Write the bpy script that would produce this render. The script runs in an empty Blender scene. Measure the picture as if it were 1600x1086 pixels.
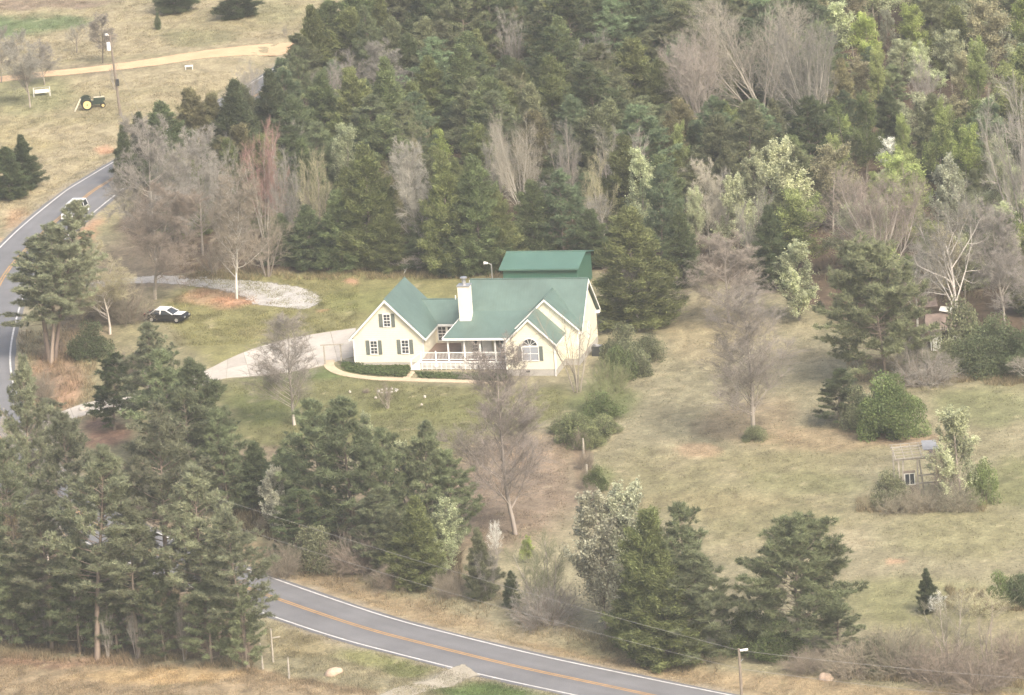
import bpy, math, random
import numpy as np
from mathutils import Vector, Matrix

R = math.radians
random.seed(7)
rs = np.random.RandomState(7)
SC = bpy.context.scene
COL = SC.collection

# ------------------------------------------------------------------ camera, sky, sun, exposure
CH, CP, CR, CF = 176.9, 0.2631, -0.0727, 10415.0          # height, pitch down, roll, focal length (px of a 1600 px wide picture)
_f = np.array([0, math.cos(CP), -math.sin(CP)])
_u0 = np.array([0, math.sin(CP), math.cos(CP)])
_r0 = np.array([1.0, 0, 0])
_R = math.cos(CR) * _r0 + math.sin(CR) * _u0
_U = -math.sin(CR) * _r0 + math.cos(CR) * _u0
cam_d = bpy.data.cameras.new("camera")
cam = bpy.data.objects.new("camera", cam_d)
COL.objects.link(cam)
cam_d.sensor_width = 36.0
cam_d.lens = 36.0 * CF / 1600.0
cam_d.clip_start = 1.0
cam_d.clip_end = 20000.0
M = Matrix.Identity(4)
for i in range(3):
    M[i][0], M[i][1], M[i][2] = _R[i], _U[i], -_f[i]
M[0][3], M[1][3], M[2][3] = 0, 0, CH
cam.matrix_world = M
SC.camera = cam

SUN_AZ = R(150)          # compass-like: 0 = +Y (away from camera), 90 = +X; the sun stands behind the camera to the right
SUN_EL = R(44)
w = bpy.data.worlds.new("World")
SC.world = w
w.use_nodes = True
nt = w.node_tree
bg = nt.nodes["Background"]
sky = nt.nodes.new("ShaderNodeTexSky")
sky.sky_type = 'NISHITA'
sky.sun_disc = False
sky.sun_elevation = SUN_EL
sky.sun_rotation = SUN_AZ
sky.air_density = 1.0
sky.dust_density = 8.0
sky.ozone_density = 0.7
nt.links.new(sky.outputs[0], bg.inputs[0])
bg.inputs[1].default_value = 0.15
sun_d = bpy.data.lights.new("sun", 'SUN')
sun_d.energy = 1.5
sun_d.angle = R(14.0)
sun_d.color = (1.0, 0.97, 0.92)
sun = bpy.data.objects.new("sun", sun_d)
COL.objects.link(sun)
_sd = Vector((math.sin(SUN_AZ) * math.cos(SUN_EL), math.cos(SUN_AZ) * math.cos(SUN_EL), math.sin(SUN_EL)))
sun.rotation_euler = _sd.to_track_quat('Z', 'Y').to_euler()
sun.location = (60, 560, 200)
SC.view_settings.view_transform = 'Standard'
SC.view_settings.look = 'None'
SC.view_settings.gamma = 1.0
SC.view_settings.use_curve_mapping = False
SC.view_settings.exposure = 1.0
SC.render.engine = 'CYCLES'
SC.cycles.use_denoising = True
SC.cycles.max_bounces = 6
SC.cycles.diffuse_bounces = 3
SC.cycles.volume_bounces = 1
SC.cycles.transparent_max_bounces = 12
HAZE = 0.00015


# ------------------------------------------------------------------ survey helpers: photo pixel <-> ground
def proj(P):
    P = np.asarray(P, float)
    d = P - np.array([0, 0, CH])
    z = d @ _f
    return np.stack([800 + CF * (d @ _R) / z, 543 - CF * (d @ _U) / z], -1)


def ground(px, py, z=0.0):
    d = _f + (px - 800) / CF * _R - (py - 543) / CF * _U
    t = (z - CH) / d[2]
    return np.array([0, 0, CH]) + d * t


def pxm(P):
    """pixels per metre of height at a point"""
    a = proj(P)
    b = proj(np.asarray(P) + [0, 0, 1.0])
    return float(a[1] - b[1])


def pxw(P):
    a = proj(P)
    b = proj(np.asarray(P) + [1.0, 0, 0])
    return float(b[0] - a[0])


# ------------------------------------------------------------------ numpy noise
def vnoise(x, y, seed):
    r = np.random.RandomState(seed)
    g = r.rand(256, 256)
    xi = np.floor(x).astype(int)
    yi = np.floor(y).astype(int)
    fx = x - xi
    fy = y - yi
    fx = fx * fx * (3 - 2 * fx)
    fy = fy * fy * (3 - 2 * fy)
    a = g[xi % 256, yi % 256]
    b = g[(xi + 1) % 256, yi % 256]
    c = g[xi % 256, (yi + 1) % 256]
    d = g[(xi + 1) % 256, (yi + 1) % 256]
    return (a * (1 - fx) + b * fx) * (1 - fy) + (c * (1 - fx) + d * fx) * fy


def fbm(x, y, seed, octv=4):
    s = 0
    a = 1.0
    t = 0
    for o in range(octv):
        s = s + a * vnoise(x * 2 ** o + 17 * o, y * 2 ** o + 31 * o, seed + o)
        t += a
        a *= 0.55
    return s / t


# ------------------------------------------------------------------ road course (ground metres)
def catmull(P, step):
    P = [np.asarray(p, float) for p in P]
    P = [2 * P[0] - P[1]] + P + [2 * P[-1] - P[-2]]
    out = []
    for i in range(1, len(P) - 2):
        L = np.linalg.norm(P[i + 1] - P[i])
        n = max(2, int(L / step))
        for k in range(n):
            t = k / n
            a, b, c, d = P[i - 1], P[i], P[i + 1], P[i + 2]
            out.append(0.5 * ((2 * b) + (-a + c) * t + (2 * a - 5 * b + 4 * c - d) * t * t + (-a + 3 * b - 3 * c + d) * t ** 3))
    out.append(P[-2])
    return np.array(out)


ROAD_PX = [(740, -75), (680, -20), (610, 24), (520, 75), (430, 132), (290, 212), (172, 282), (132, 309), (60, 371), (0, 442), (-32, 543),
           (-26, 620), (8, 700), (85, 775), (200, 845), (300, 887), (400, 924), (500, 959), (575, 983), (650, 1003), (800, 1040),
           (925, 1067), (1050, 1093), (1300, 1142), (1600, 1195), (1900, 1245)]
ROAD = catmull([ground(*p)[:2] for p in ROAD_PX], 1.5)


def poly_dist(X, Y, line):
    """distance from points to a polyline's vertices (dense line)"""
    best = np.full(X.shape, 1e9)
    for p in line:
        d = (X - p[0]) ** 2 + (Y - p[1]) ** 2
        np.minimum(best, d, out=best)
    return np.sqrt(best)


# house frame
HP = ground(555.2, 570.3)
HA = 0.2485
HCA, HSA = math.cos(HA), math.sin(HA)


def HW(u, v, z=0.0):
    return np.array([HP[0] + u * HCA + v * HSA, HP[1] - u * HSA + v * HCA, z])


# ------------------------------------------------------------------ terrain height field on a fine grid
GX = np.concatenate([[-4200, -2500, -1400, -800, -450, -260, -170, -125, -100], np.arange(-84, 84.1, 0.6), [100, 125, 170, 260, 450, 800, 1400, 2500, 4200]])
GY = np.concatenate([[-4000, -2000, -900, -300, 50, 250, 380, 450, 490], np.arange(516, 872.1, 0.6), [885, 905, 935, 990, 1090, 1300, 1700, 2500, 4200, 6000]])
GXX, GYY = np.meshgrid(GX, GY)
_rd = poly_dist(GXX, GYY, ROAD[::2])


def sstep(a, b, x):
    t = np.clip((x - a) / (b - a), 0, 1)
    return t * t * (3 - 2 * t)


_hc = HW(8, 2)
_hd = np.sqrt((GXX - _hc[0]) ** 2 + (GYY - _hc[1]) ** 2)
_rel = (fbm(GXX / 38 + 50, GYY / 38 + 50, 3, 3) - 0.5) * 1.5 + (fbm(GXX / 7 + 90, GYY / 7 + 90, 13, 2) - 0.5) * 0.25
_rel *= sstep(5.0, 14.0, _rd) * sstep(26, 40, _hd)
_far = np.maximum(np.abs(GXX) - 84, 0) + np.maximum(516 - GYY, 0) + np.maximum(GYY - 872, 0)
_rel *= np.clip(1 - _far / 30, 0, 1)
GZ = _rel - 0.38 * np.exp(-((_rd - 6.6) / 1.2) ** 2) * np.clip(1 - _far / 30, 0, 1)


def hz(x, y):
    """ground height, bilinear as the mesh is"""
    x = np.asarray(x, float)
    y = np.asarray(y, float)
    i = np.clip(np.searchsorted(GX, x) - 1, 0, len(GX) - 2)
    j = np.clip(np.searchsorted(GY, y) - 1, 0, len(GY) - 2)
    fx = (x - GX[i]) / (GX[i + 1] - GX[i])
    fy = (y - GY[j]) / (GY[j + 1] - GY[j])
    return (GZ[j, i] * (1 - fx) + GZ[j, i + 1] * fx) * (1 - fy) + (GZ[j + 1, i] * (1 - fx) + GZ[j + 1, i + 1] * fx) * fy


def gpoint(px, py):
    P = ground(px, py)
    P[2] = float(hz(P[0], P[1]))
    return P


# ------------------------------------------------------------------ materials
MATS = {}


def new_mat(name):
    m = bpy.data.materials.new(name)
    m.use_nodes = True
    m.node_tree.nodes.clear()
    out = m.node_tree.nodes.new("ShaderNodeOutputMaterial")
    b = m.node_tree.nodes.new("ShaderNodeBsdfPrincipled")
    m.node_tree.links.new(b.outputs[0], out.inputs[0])
    return m, m.node_tree, b, out


def N(nt, t, **kw):
    n = nt.nodes.new(t)
    for k, v in kw.items():
        setattr(n, k, v)
    return n


def noise_mul(nt, col_socket, scale, lo, hi, detail=4.0, coords='Object', rough=0.6):
    tc = N(nt, "ShaderNodeTexCoord")
    no = N(nt, "ShaderNodeTexNoise")
    no.inputs["Scale"].default_value = scale
    no.inputs["Detail"].default_value = detail
    no.inputs["Roughness"].default_value = rough
    nt.links.new(tc.outputs[coords], no.inputs["Vector"])
    mr = N(nt, "ShaderNodeMapRange")
    mr.inputs[1].default_value = 0.25
    mr.inputs[2].default_value = 0.75
    mr.inputs[3].default_value = lo
    mr.inputs[4].default_value = hi
    nt.links.new(no.outputs["Fac"], mr.inputs[0])
    mx = N(nt, "ShaderNodeMix", data_type='RGBA', blend_type='MULTIPLY')
    mx.inputs[0].default_value = 1.0
    nt.links.new(col_socket, mx.inputs[6])
    nt.links.new(mr.outputs[0], mx.inputs[7])
    return mx.outputs[2], no


def mat(name, col, rough=0.8, metal=0.0, noise=None, bump=None, spec=0.3):
    if name in MATS:
        return MATS[name]
    m, nt, b, out = new_mat(name)
    rgb = N(nt, "ShaderNodeRGB")
    rgb.outputs[0].default_value = (*col, 1)
    s = rgb.outputs[0]
    no = None
    if noise:
        for sc, lo, hi in noise:
            s, no = noise_mul(nt, s, sc, lo, hi)
    nt.links.new(s, b.inputs["Base Color"])
    b.inputs["Roughness"].default_value = rough
    b.inputs["Metallic"].default_value = metal
    b.inputs["Specular IOR Level"].default_value = spec
    if bump and no:
        bp = N(nt, "ShaderNodeBump")
        bp.inputs["Strength"].default_value = bump
        bp.inputs["Distance"].default_value = 0.05
        nt.links.new(no.outputs["Fac"], bp.inputs["Height"])
        nt.links.new(bp.outputs[0], b.inputs["Normal"])
    MATS[name] = m
    return m


def ribbed_mat(name, col, axis, per_m, depth, rough=0.5, noise=((1.2, .88, 1.1),), spec=0.4):
    """sheet metal or lap siding: fine relief along an object axis"""
    m, nt, b, out = new_mat(name)
    rgb = N(nt, "ShaderNodeRGB")
    rgb.outputs[0].default_value = (*col, 1)
    s = rgb.outputs[0]
    for sc, lo, hi in noise:
        s, no = noise_mul(nt, s, sc, lo, hi)
    nt.links.new(s, b.inputs["Base Color"])
    b.inputs["Roughness"].default_value = rough
    b.inputs["Specular IOR Level"].default_value = spec
    tc = N(nt, "ShaderNodeTexCoord")
    wv = N(nt, "ShaderNodeTexWave", wave_type='BANDS', bands_direction=axis, wave_profile='SAW')
    wv.inputs["Scale"].default_value = per_m * 2 * math.pi / 20.0
    wv.inputs["Distortion"].default_value = 0
    nt.links.new(tc.outputs["Object"], wv.inputs["Vector"])
    bp = N(nt, "ShaderNodeBump")
    bp.inputs["Strength"].default_value = 0.6
    bp.inputs["Distance"].default_value = depth
    nt.links.new(wv.outputs["Fac"], bp.inputs["Height"])
    nt.links.new(bp.outputs[0], b.inputs["Normal"])
    MATS[name] = m
    return m


def foliage_mat(name, transl=0.25, rough=0.6, vary=0.25):
    """leaf or bark colour from the object's own colour and each clump's tone"""
    m, nt, b, out = new_mat(name)
    oi = N(nt, "ShaderNodeObjectInfo")
    at = N(nt, "ShaderNodeAttribute", attribute_name="tone")
    mx = N(nt, "ShaderNodeMix", data_type='RGBA', blend_type='MULTIPLY')
    mx.inputs[0].default_value = 1.0
    nt.links.new(oi.outputs["Color"], mx.inputs[6])
    nt.links.new(at.outputs["Color"], mx.inputs[7])
    hs = N(nt, "ShaderNodeHueSaturation")
    mr = N(nt, "ShaderNodeMapRange")
    mr.inputs[3].default_value = 1 - vary
    mr.inputs[4].default_value = 1 + vary
    nt.links.new(oi.outputs["Random"], mr.inputs[0])
    nt.links.new(mr.outputs[0], hs.inputs["Value"])
    nt.links.new(mx.outputs[2], hs.inputs["Color"])
    nt.links.new(hs.outputs[0], b.inputs["Base Color"])
    b.inputs["Roughness"].default_value = rough
    b.inputs["Specular IOR Level"].default_value = 0.25
    if transl > 0:
        tr = N(nt, "ShaderNodeBsdfTranslucent")
        nt.links.new(hs.outputs[0], tr.inputs["Color"])
        ms = N(nt, "ShaderNodeMixShader")
        ms.inputs[0].default_value = transl
        nt.links.new(b.outputs[0], ms.inputs[1])
        nt.links.new(tr.outputs[0], ms.inputs[2])
        nt.links.new(ms.outputs[0], out.inputs[0])
    MATS[name] = m
    return m


M_NEEDLE = foliage_mat("needles", 0.42, 0.6)
M_LEAF = foliage_mat("leaves", 0.42, 0.6)
M_TWIG = foliage_mat("twigs", 0.0, 0.85, 0.15)
M_BARK = foliage_mat("bark", 0.0, 0.9, 0.15)
M_SIDING = ribbed_mat("cream_siding", (.80, .76, .60), 'Z', 5.0, 0.03, 0.6, noise=((.5, .90, 1.04), (4, .95, 1.03)))
M_ROOF = ribbed_mat("green_metal_roof", (.100, .152, .130), 'X', 3.3, 0.012, 0.42, noise=((.3, .80, 1.16), (1.4, .90, 1.08)), spec=.5)
M_ROOFY = ribbed_mat("green_metal_roof_cross", (.100, .152, .130), 'Y', 3.3, 0.012, 0.42, noise=((.3, .80, 1.16), (1.4, .90, 1.08)), spec=.5)
M_BARNW = ribbed_mat("green_metal_wall", (.05, .135, .095), 'X', 3.3, 0.03, 0.5, noise=((.5, .85, 1.1),))
M_WHITE = mat("white_paint", (.80, .79, .75), .55, noise=((2.0, .9, 1.03),))
M_CHIM = mat("chimney_siding", (.74, .70, .60), .7, noise=((1.5, .85, 1.05),))
M_SHUT = mat("shutter_grey_green", (.14, .16, .14), .6, noise=((4, .85, 1.1),))
M_GLASS = mat("window_glass", (.035, .042, .05), .08, spec=.6)
M_BLOCK = mat("foundation_block", (.42, .40, .36), .9, noise=((1.5, .75, 1.1), (9, .9, 1.08)), bump=.3)
M_DECK = mat("deck_boards", (.20, .14, .105), .8, noise=((1.5, .8, 1.15),))
M_METAL = mat("galvanised", (.5, .5, .5), .4, 0.7)
M_WOOD = mat("weathered_wood", (.36, .33, .275), .9, noise=((3, .65, 1.2),))
M_POLE = mat("pole_wood", (.21, .175, .14), .9, noise=((2, .7, 1.2),))
M_BLACK = mat("black_rubber", (.018, .018, .018), .7)
M_DARK = mat("dark_metal", (.04, .042, .042), .5)
M_CONC = mat("concrete", (.50, .46, .40), .85, noise=((.35, .82, 1.08), (5, .9, 1.06)), bump=.1)
M_SLAB = mat("slab_concrete", (.50, .46, .40), .85, noise=((.35, .78, 1.08), (1.7, .9, 1.05), (6, .88, 1.08)), bump=.1)
_n = M_SLAB.node_tree
_oi = N(_n, "ShaderNodeObjectInfo")
_mr = N(_n, "ShaderNodeMapRange")
_mr.inputs[3].default_value = .84
_mr.inputs[4].default_value = 1.06
_n.links.new(_oi.outputs["Random"], _mr.inputs[0])
_mx = N(_n, "ShaderNodeMix", data_type="RGBA", blend_type="MULTIPLY")
_mx.inputs[0].default_value = 1.0
_b = _n.nodes["Principled BSDF"]
_n.links.new(_b.inputs["Base Color"].links[0].from_socket, _mx.inputs[6])
_n.links.new(_mr.outputs[0], _mx.inputs[7])
_n.links.new(_mx.outputs[2], _b.inputs["Base Color"])
M_PATH = mat("tan_path_stone", (.52, .42, .29), .9, noise=((.9, .82, 1.1), (7, .85, 1.1)), bump=.2)
M_ROCK = mat("tan_rock", (.46, .35, .26), .95, noise=((2, .7, 1.15),), bump=.5)
M_RUST = mat("rusty_tin", (.20, .155, .13), .8, .2, noise=((1.5, .6, 1.3),))
M_TIN = mat("grey_tin", (.26, .27, .28), .7, 0.0, noise=((2, .75, 1.1),))
M_OLDW = mat("peeling_white_boards", (.62, .62, .56), .85, noise=((3, .6, 1.1),))
M_CARW = mat("white_car_paint", (.80, .80, .80), .25, spec=.6)
M_CARB = mat("black_car_paint", (.012, .012, .014), .2, spec=.6)
M_TRG = mat("tractor_green", (.028, .045, .030), .65, noise=((4, .6, 1.3),))
M_YEL = mat("yellow_wheel", (.72, .56, .24), .5, noise=((4, .85, 1.05),))
M_CREAM = mat("faded_cream_metal", (.66, .60, .46), .6, noise=((3, .8, 1.05),))
M_WIRE = mat("wire_grey", (.30, .29, .27), .6)
M_LEADW = mat("white_line_paint", (.66, .65, .62), .75, noise=((1.2, .62, 1.1), (18, .7, 1.15)))
M_LEADY = mat("yellow_line_paint", (.47, .29, .125), .75, noise=((1.0, .65, 1.12), (18, .7, 1.15)))
M_CURT = mat("white_curtain", (.30, .32, .35), .9)

# ------------------------------------------------------------------ object helpers


def tag(o, label=None, cat=None, group=None, kind=None):
    if label:
        o["label"] = label
    if cat:
        o["category"] = cat
    if group:
        o["group"] = group
    if kind:
        o["kind"] = kind
    return o


def empty(name, loc=(0, 0, 0), rz=0.0, label=None, cat=None, group=None, kind=None):
    o = bpy.data.objects.new(name, None)
    o.empty_display_size = 0.3
    COL.objects.link(o)
    o.location = loc
    o.rotation_euler = (0, 0, rz)
    return tag(o, label, cat, group, kind)


def np_mesh(name, verts, faces, material, tone=None, smooth=False, colname="tone"):
    """faces: (n,3) or (n,4) int array"""
    me = bpy.data.meshes.new(name)
    verts = np.asarray(verts, np.float32)
    faces = np.asarray(faces, np.int32)
    k = faces.shape[1]
    me.vertices.add(len(verts))
    me.vertices.foreach_set("co", verts.ravel())
    me.loops.add(faces.size)
    me.loops.foreach_set("vertex_index", faces.ravel())
    me.polygons.add(len(faces))
    me.polygons.foreach_set("loop_start", np.arange(0, faces.size, k, dtype=np.int32))
    me.polygons.foreach_set("loop_total", np.full(len(faces), k, np.int32))
    if smooth:
        me.polygons.foreach_set("use_smooth", np.ones(len(faces), bool))
    if tone is not None:
        tone = np.asarray(tone, np.float32)
        ca = me.color_attributes.new(colname, 'FLOAT_COLOR', 'POINT')
        c4 = np.ones((len(verts), 4), np.float32)
        c4[:, :3] = tone if tone.ndim == 2 else tone[:, None]
        ca.data.foreach_set("color", c4.ravel())
    me.update(calc_edges=True)
    me.materials.append(material)
    return me


def link(name, me, parent=None):
    o = bpy.data.objects.new(name, me)
    COL.objects.link(o)
    if parent is not None:
        o.parent = parent
    return o


class MB:
    """collects boxes, prisms and tubes, builds ONE mesh object"""

    def __init__(s):
        s.v = []
        s.f = []

    def add(s, vs, fs):
        n = len(s.v)
        s.v += [tuple(map(float, p)) for p in vs]
        s.f += [tuple(i + n for i in f) for f in fs]
        return s

    def box(s, x0, x1, y0, y1, z0, z1):
        return s.add([(x0, y0, z0), (x1, y0, z0), (x1, y1, z0), (x0, y1, z0), (x0, y0, z1), (x1, y0, z1), (x1, y1, z1), (x0, y1, z1)],
                     [(3, 2, 1, 0), (4, 5, 6, 7), (0, 1, 5, 4), (1, 2, 6, 5), (2, 3, 7, 6), (3, 0, 4, 7)])

    def prism(s, pts, ex):
        """polygon (list of 3D points) pushed along the vector ex"""
        n = len(pts)
        ex = Vector(ex)
        vs = [Vector(p) for p in pts] + [Vector(p) + ex for p in pts]
        fs = [tuple(range(n)), tuple(range(2 * n - 1, n - 1, -1))]
        for i in range(n):
            j = (i + 1) % n
            fs.append((j, i, i + n, j + n))
        return s.add(vs, fs)

    def beam(s, a, b, w, h, up=(0, 0, 1)):
        a, b = Vector(a), Vector(b)
        d = (b - a).normalized()
        up = Vector(up)
        if abs(d.dot(up)) > .98:
            up = Vector((0, 1, 0))
        x = d.cross(up).normalized() * w / 2
        y = x.cross(d).normalized() * h / 2
        vs = []
        for p in (a, b):
            vs += [p - x - y, p + x - y, p + x + y, p - x + y]
        return s.add(vs, [(3, 2, 1, 0), (4, 5, 6, 7), (0, 1, 5, 4), (1, 2, 6, 5), (2, 3, 7, 6), (3, 0, 4, 7)])

    def tube(s, path, rad, n=8, cap=True):
        path = [Vector(p) for p in path]
        if not hasattr(rad, '__len__'):
            rad = [rad] * len(path)
        vs = []
        fs = []
        for i, p in enumerate(path):
            d = (path[min(i + 1, len(path) - 1)] - path[max(i - 1, 0)]).normalized()
            up = Vector((0, 0, 1)) if abs(d.z) < .9 else Vector((1, 0, 0))
            x = d.cross(up).normalized()
            y = d.cross(x)
            for k in range(n):
                a = 2 * math.pi * k / n
                vs.append(p + (x * math.cos(a) + y * math.sin(a)) * rad[i])
        for i in range(len(path) - 1):
            for k in range(n):
                k2 = (k + 1) % n
                fs.append((i * n + k, i * n + k2, (i + 1) * n + k2, (i + 1) * n + k))
        if cap:
            fs.append(tuple(range(n - 1, -1, -1)))
            m = (len(path) - 1) * n
            fs.append(tuple(range(m, m + n)))
        return s.add(vs, fs)

    def build(s, name, material, parent=None, smooth=False):
        me = bpy.data.meshes.new(name)
        me.from_pydata(s.v, [], s.f)
        if smooth:
            for p in me.polygons:
                p.use_smooth = True
        me.update()
        me.materials.append(material)
        return link(name, me, parent)


def copy_tree(o, parent=None):
    c = o.copy()
    COL.objects.link(c)
    c.parent = parent
    for ch in o.children:
        copy_tree(ch, c)
    return c


# ------------------------------------------------------------------ ground sheet with its own colours
def in_poly(X, Y, P):
    c = np.zeros(X.shape, bool)
    n = len(P)
    for i in range(n):
        x1, y1 = P[i]
        x2, y2 = P[(i + 1) % n]
        cond = ((y1 > Y) != (y2 > Y))
        xin = (x2 - x1) * (Y - y1) / ((y2 - y1) if y2 != y1 else 1e-9) + x1
        c ^= cond & (X < xin)
    return c


def soft_poly(X, Y, P, soft):
    """1 inside, fading over soft px outside and inside the outline"""
    d = np.full(X.shape, 1e9)
    for i in range(len(P)):
        a = np.array(P[i], float)
        b = np.array(P[(i + 1) % len(P)], float)
        ab = b - a
        t = np.clip(((X - a[0]) * ab[0] + (Y - a[1]) * ab[1] * 9) / (ab[0] ** 2 + 9 * ab[1] ** 2 + 1e-9), 0, 1)
        d = np.minimum(d, np.hypot(X - a[0] - t * ab[0], (Y - a[1] - t * ab[1]) * 3))
    s = np.where(in_poly(X, Y, P), d, -d)
    return sstep(-soft, soft, s)


TAN = np.array([.252, .230, .145])
OLIVE = np.array([.205, .190, .095])
GREEN = np.array([.158, .160, .070])
LUSH = np.array([.095, .140, .045])
STRAW = np.array([.365, .318, .205])
LITTER = np.array([.235, .185, .130])
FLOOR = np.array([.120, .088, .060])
CLAY = np.array([.44, .275, .175])
REDB = np.array([.285, .190, .130])
ORANGE = np.array([.285, .222, .142])
GREYG = np.array([.30, .29, .26])

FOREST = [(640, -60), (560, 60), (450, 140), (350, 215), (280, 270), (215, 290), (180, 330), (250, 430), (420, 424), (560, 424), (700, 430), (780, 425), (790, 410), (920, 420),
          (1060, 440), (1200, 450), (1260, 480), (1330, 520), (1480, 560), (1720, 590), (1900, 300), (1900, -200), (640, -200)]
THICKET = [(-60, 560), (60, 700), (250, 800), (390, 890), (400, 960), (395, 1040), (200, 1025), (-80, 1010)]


SHOULDER = True


def ground_colour(X, Y):
    wp = proj(np.stack([X, Y, np.zeros_like(X)], -1))
    # ragged borders: displace the lookup by noise in ground metres
    n1 = fbm(X / 6 + 10, Y / 10 + 10, 21, 4) - .5
    n2 = fbm(X / 6 + 70, Y / 10 + 70, 31, 4) - .5
    px = wp[..., 0] + n1 * 75
    py = wp[..., 1] + n2 * 26
    col = np.ones(X.shape + (3,)) * TAN

    def put(c, a):
        nonlocal col
        col = col * (1 - a[..., None]) + c * a[..., None]

    def blob(cx, cy, rx, ry, c, s=1.0):
        d = np.hypot((px - cx) / rx, (py - cy) / ry)
        put(c, s * (1 - sstep(.55, 1.15, d)))

    big = fbm(X / 22 + 5, Y / 30 + 5, 41, 4)
    mid = fbm(X / 5 + 5, Y / 7 + 5, 51, 4)
    put(OLIVE, sstep(.38, .66, big) * .62)
    put(STRAW, sstep(.50, .76, mid) * .40)
    # far fields: paler, striped along the slope
    top = soft_poly(px, py, [(-400, -300), (700, -300), (640, 0), (430, 110), (180, 260), (0, 380), (-400, 420)], 25)
    put(np.array([.335, .288, .182]), top * .9)
    st = fbm(X / 30 + 3, Y / 3.2 + 3, 61, 3)
    put(np.array([.28, .25, .145]), top * sstep(.5, .66, st) * .7)
    blob(60, 32, 110, 13, np.array([.135, .180, .085]), .9)
    blob(-40, 40, 120, 20, np.array([.135, .180, .085]), .9)
    blob(60, 5, 130, 9, np.array([.22, .17, .13]), .8)
    blob(40, 150, 90, 35, np.array([.235, .235, .125]), .8)
    blob(310, 60, 70, 14, np.array([.20, .20, .105]), .6)
    blob(420, 20, 60, 20, np.array([.22, .22, .12]), .5)
    blob(30, 215, 60, 18, np.array([.29, .25, .13]), .6)
    blob(150, 112, 90, 12, np.array([.22, .185, .13]), .7)
    blob(158, 231, 26, 6, CLAY, .9)
    blob(45, 345, 30, 18, np.array([.40, .27, .17]), .7)
    blob(10, 380, 20, 10, CLAY, .5)
    # yard
    put(np.array([.215, .205, .090]), soft_poly(px, py, [(250, 500), (300, 430), (560, 425), (760, 430), (760, 470), (560, 520), (340, 570), (280, 540)], 18) * .95)
    put(GREEN, soft_poly(px, py, [(320, 600), (500, 572), (640, 598), (880, 600), (900, 632), (780, 690), (740, 740), (560, 720), (420, 705), (340, 690)], 22) * .9)
    blob(600, 470, 120, 22, np.array([.185, .195, .075]), .7)
    blob(480, 590, 110, 12, LUSH, .65)
    blob(640, 640, 120, 25, np.array([.17, .175, .07]), .5)
    blob(400, 640, 60, 30, np.array([.16, .185, .065]), .6)
    blob(700, 610, 120, 8, np.array([.19, .18, .09]), .5)
    # rows of bare soil behind the drive and near the gravel
    blob(350, 470, 75, 13, np.array([.40, .275, .175]), .85)
    blob(372, 473, 45, 6, CLAY, .9)
    blob(310, 462, 30, 6, CLAY, .5)
    blob(537, 443, 20, 4.5, CLAY, 1)
    blob(505, 483, 16, 3, CLAY, .6)
    blob(262, 440, 100, 12, LITTER, .6)
    blob(395, 520, 40, 10, np.array([.26, .235, .12]), .6)
    blob(460, 415, 200, 9, LITTER, .8)
    # woods floor
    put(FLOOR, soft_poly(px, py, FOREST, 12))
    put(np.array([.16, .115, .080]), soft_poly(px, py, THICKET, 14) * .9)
    put(LITTER * .8, soft_poly(px, py, [(330, 700), (480, 700), (700, 830), (800, 930), (640, 900), (480, 870), (370, 800)], 18) * .7)
    # leaf fall under the large bare tree
    blob(800, 765, 120, 95, np.array([.235, .183, .132]), .95)
    blob(770, 830, 90, 40, np.array([.230, .178, .125]), .8)
    blob(850, 710, 60, 35, np.array([.29, .22, .15]), .6)
    blob(640, 760, 90, 40, np.array([.24, .18, .13]), .6)
    # bank beside the bend
    blob(75, 580, 50, 70, REDB, .8)
    blob(62, 560, 20, 18, CLAY * .85, .5)
    blob(95, 620, 25, 26, CLAY * .85, .55)
    blob(165, 678, 45, 25, np.array([.24, .145, .105]), .9)
    blob(145, 360, 22, 22, np.array([.43, .26, .16]), .85)
    blob(205, 420, 80, 55, np.array([.24, .19, .135]), .8)
    blob(130, 500, 60, 40, np.array([.24, .175, .12]), .7)
    # shoulder strip north of the lower road
    put(np.array([.31, .24, .145]), soft_poly(px, py, [(370, 850), (420, 850), (620, 930), (880, 1000), (1150, 1055), (1600, 1090), (1600, 1150), (1150, 1090), (640, 985), (390, 900)], 16) * .85)
    blob(520, 910, 90, 16, np.array([.235, .185, .115]), .6)
    blob(840, 985, 160, 16, STRAW * .95, .5)
    # bottom left field and verge
    put(ORANGE, soft_poly(px, py, [(-300, 1030), (150, 1035), (390, 1050), (520, 1075), (640, 1085), (640, 1300), (-300, 1300)], 12) * .9)
    blob(250, 1060, 160, 14, np.array([.42, .31, .165]), .7)
    blob(100, 1035, 160, 9, np.array([.26, .165, .11]), .7)
    blob(470, 1005, 70, 26, np.array([.24, .205, .115]), .7)
    blob(600, 1022, 80, 15, np.array([.20, .205, .085]), .85)
    blob(640, 1040, 60, 13, np.array([.17, .195, .07]), .7)
    blob(770, 1080, 110, 14, LUSH * 1.1, .95)
    blob(700, 1060, 60, 8, GREYG, .5)
    # pasture on the right
    blob(905, 700, 14, 90, np.array([.17, .125, .085]), .8)
    blob(945, 630, 70, 34, np.array([.14, .165, .065]), .85)
    blob(930, 745, 28, 22, np.array([.14, .165, .06]), .7)
    blob(1095, 712, 36, 14, np.array([.40, .28, .18]), .6)
    blob(1180, 660, 90, 45, np.array([.265, .205, .13]), .65)
    blob(1120, 520, 80, 60, np.array([.30, .25, .15]), .6)
    blob(1300, 690, 120, 20, np.array([.30, .225, .14]), .6)
    blob(1420, 690, 90, 12, np.array([.30, .22, .15]), .7)
    blob(1540, 640, 110, 35, np.array([.165, .175, .085]), .8)
    blob(1600, 760, 60, 50, np.array([.165, .175, .075]), .7)
    blob(1250, 760, 130, 22, np.array([.20, .20, .10]), .6)
    blob(1100, 790, 130, 20, np.array([.26, .225, .125]), .5)
    blob(1330, 850, 50, 26, STRAW, .7)
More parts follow.
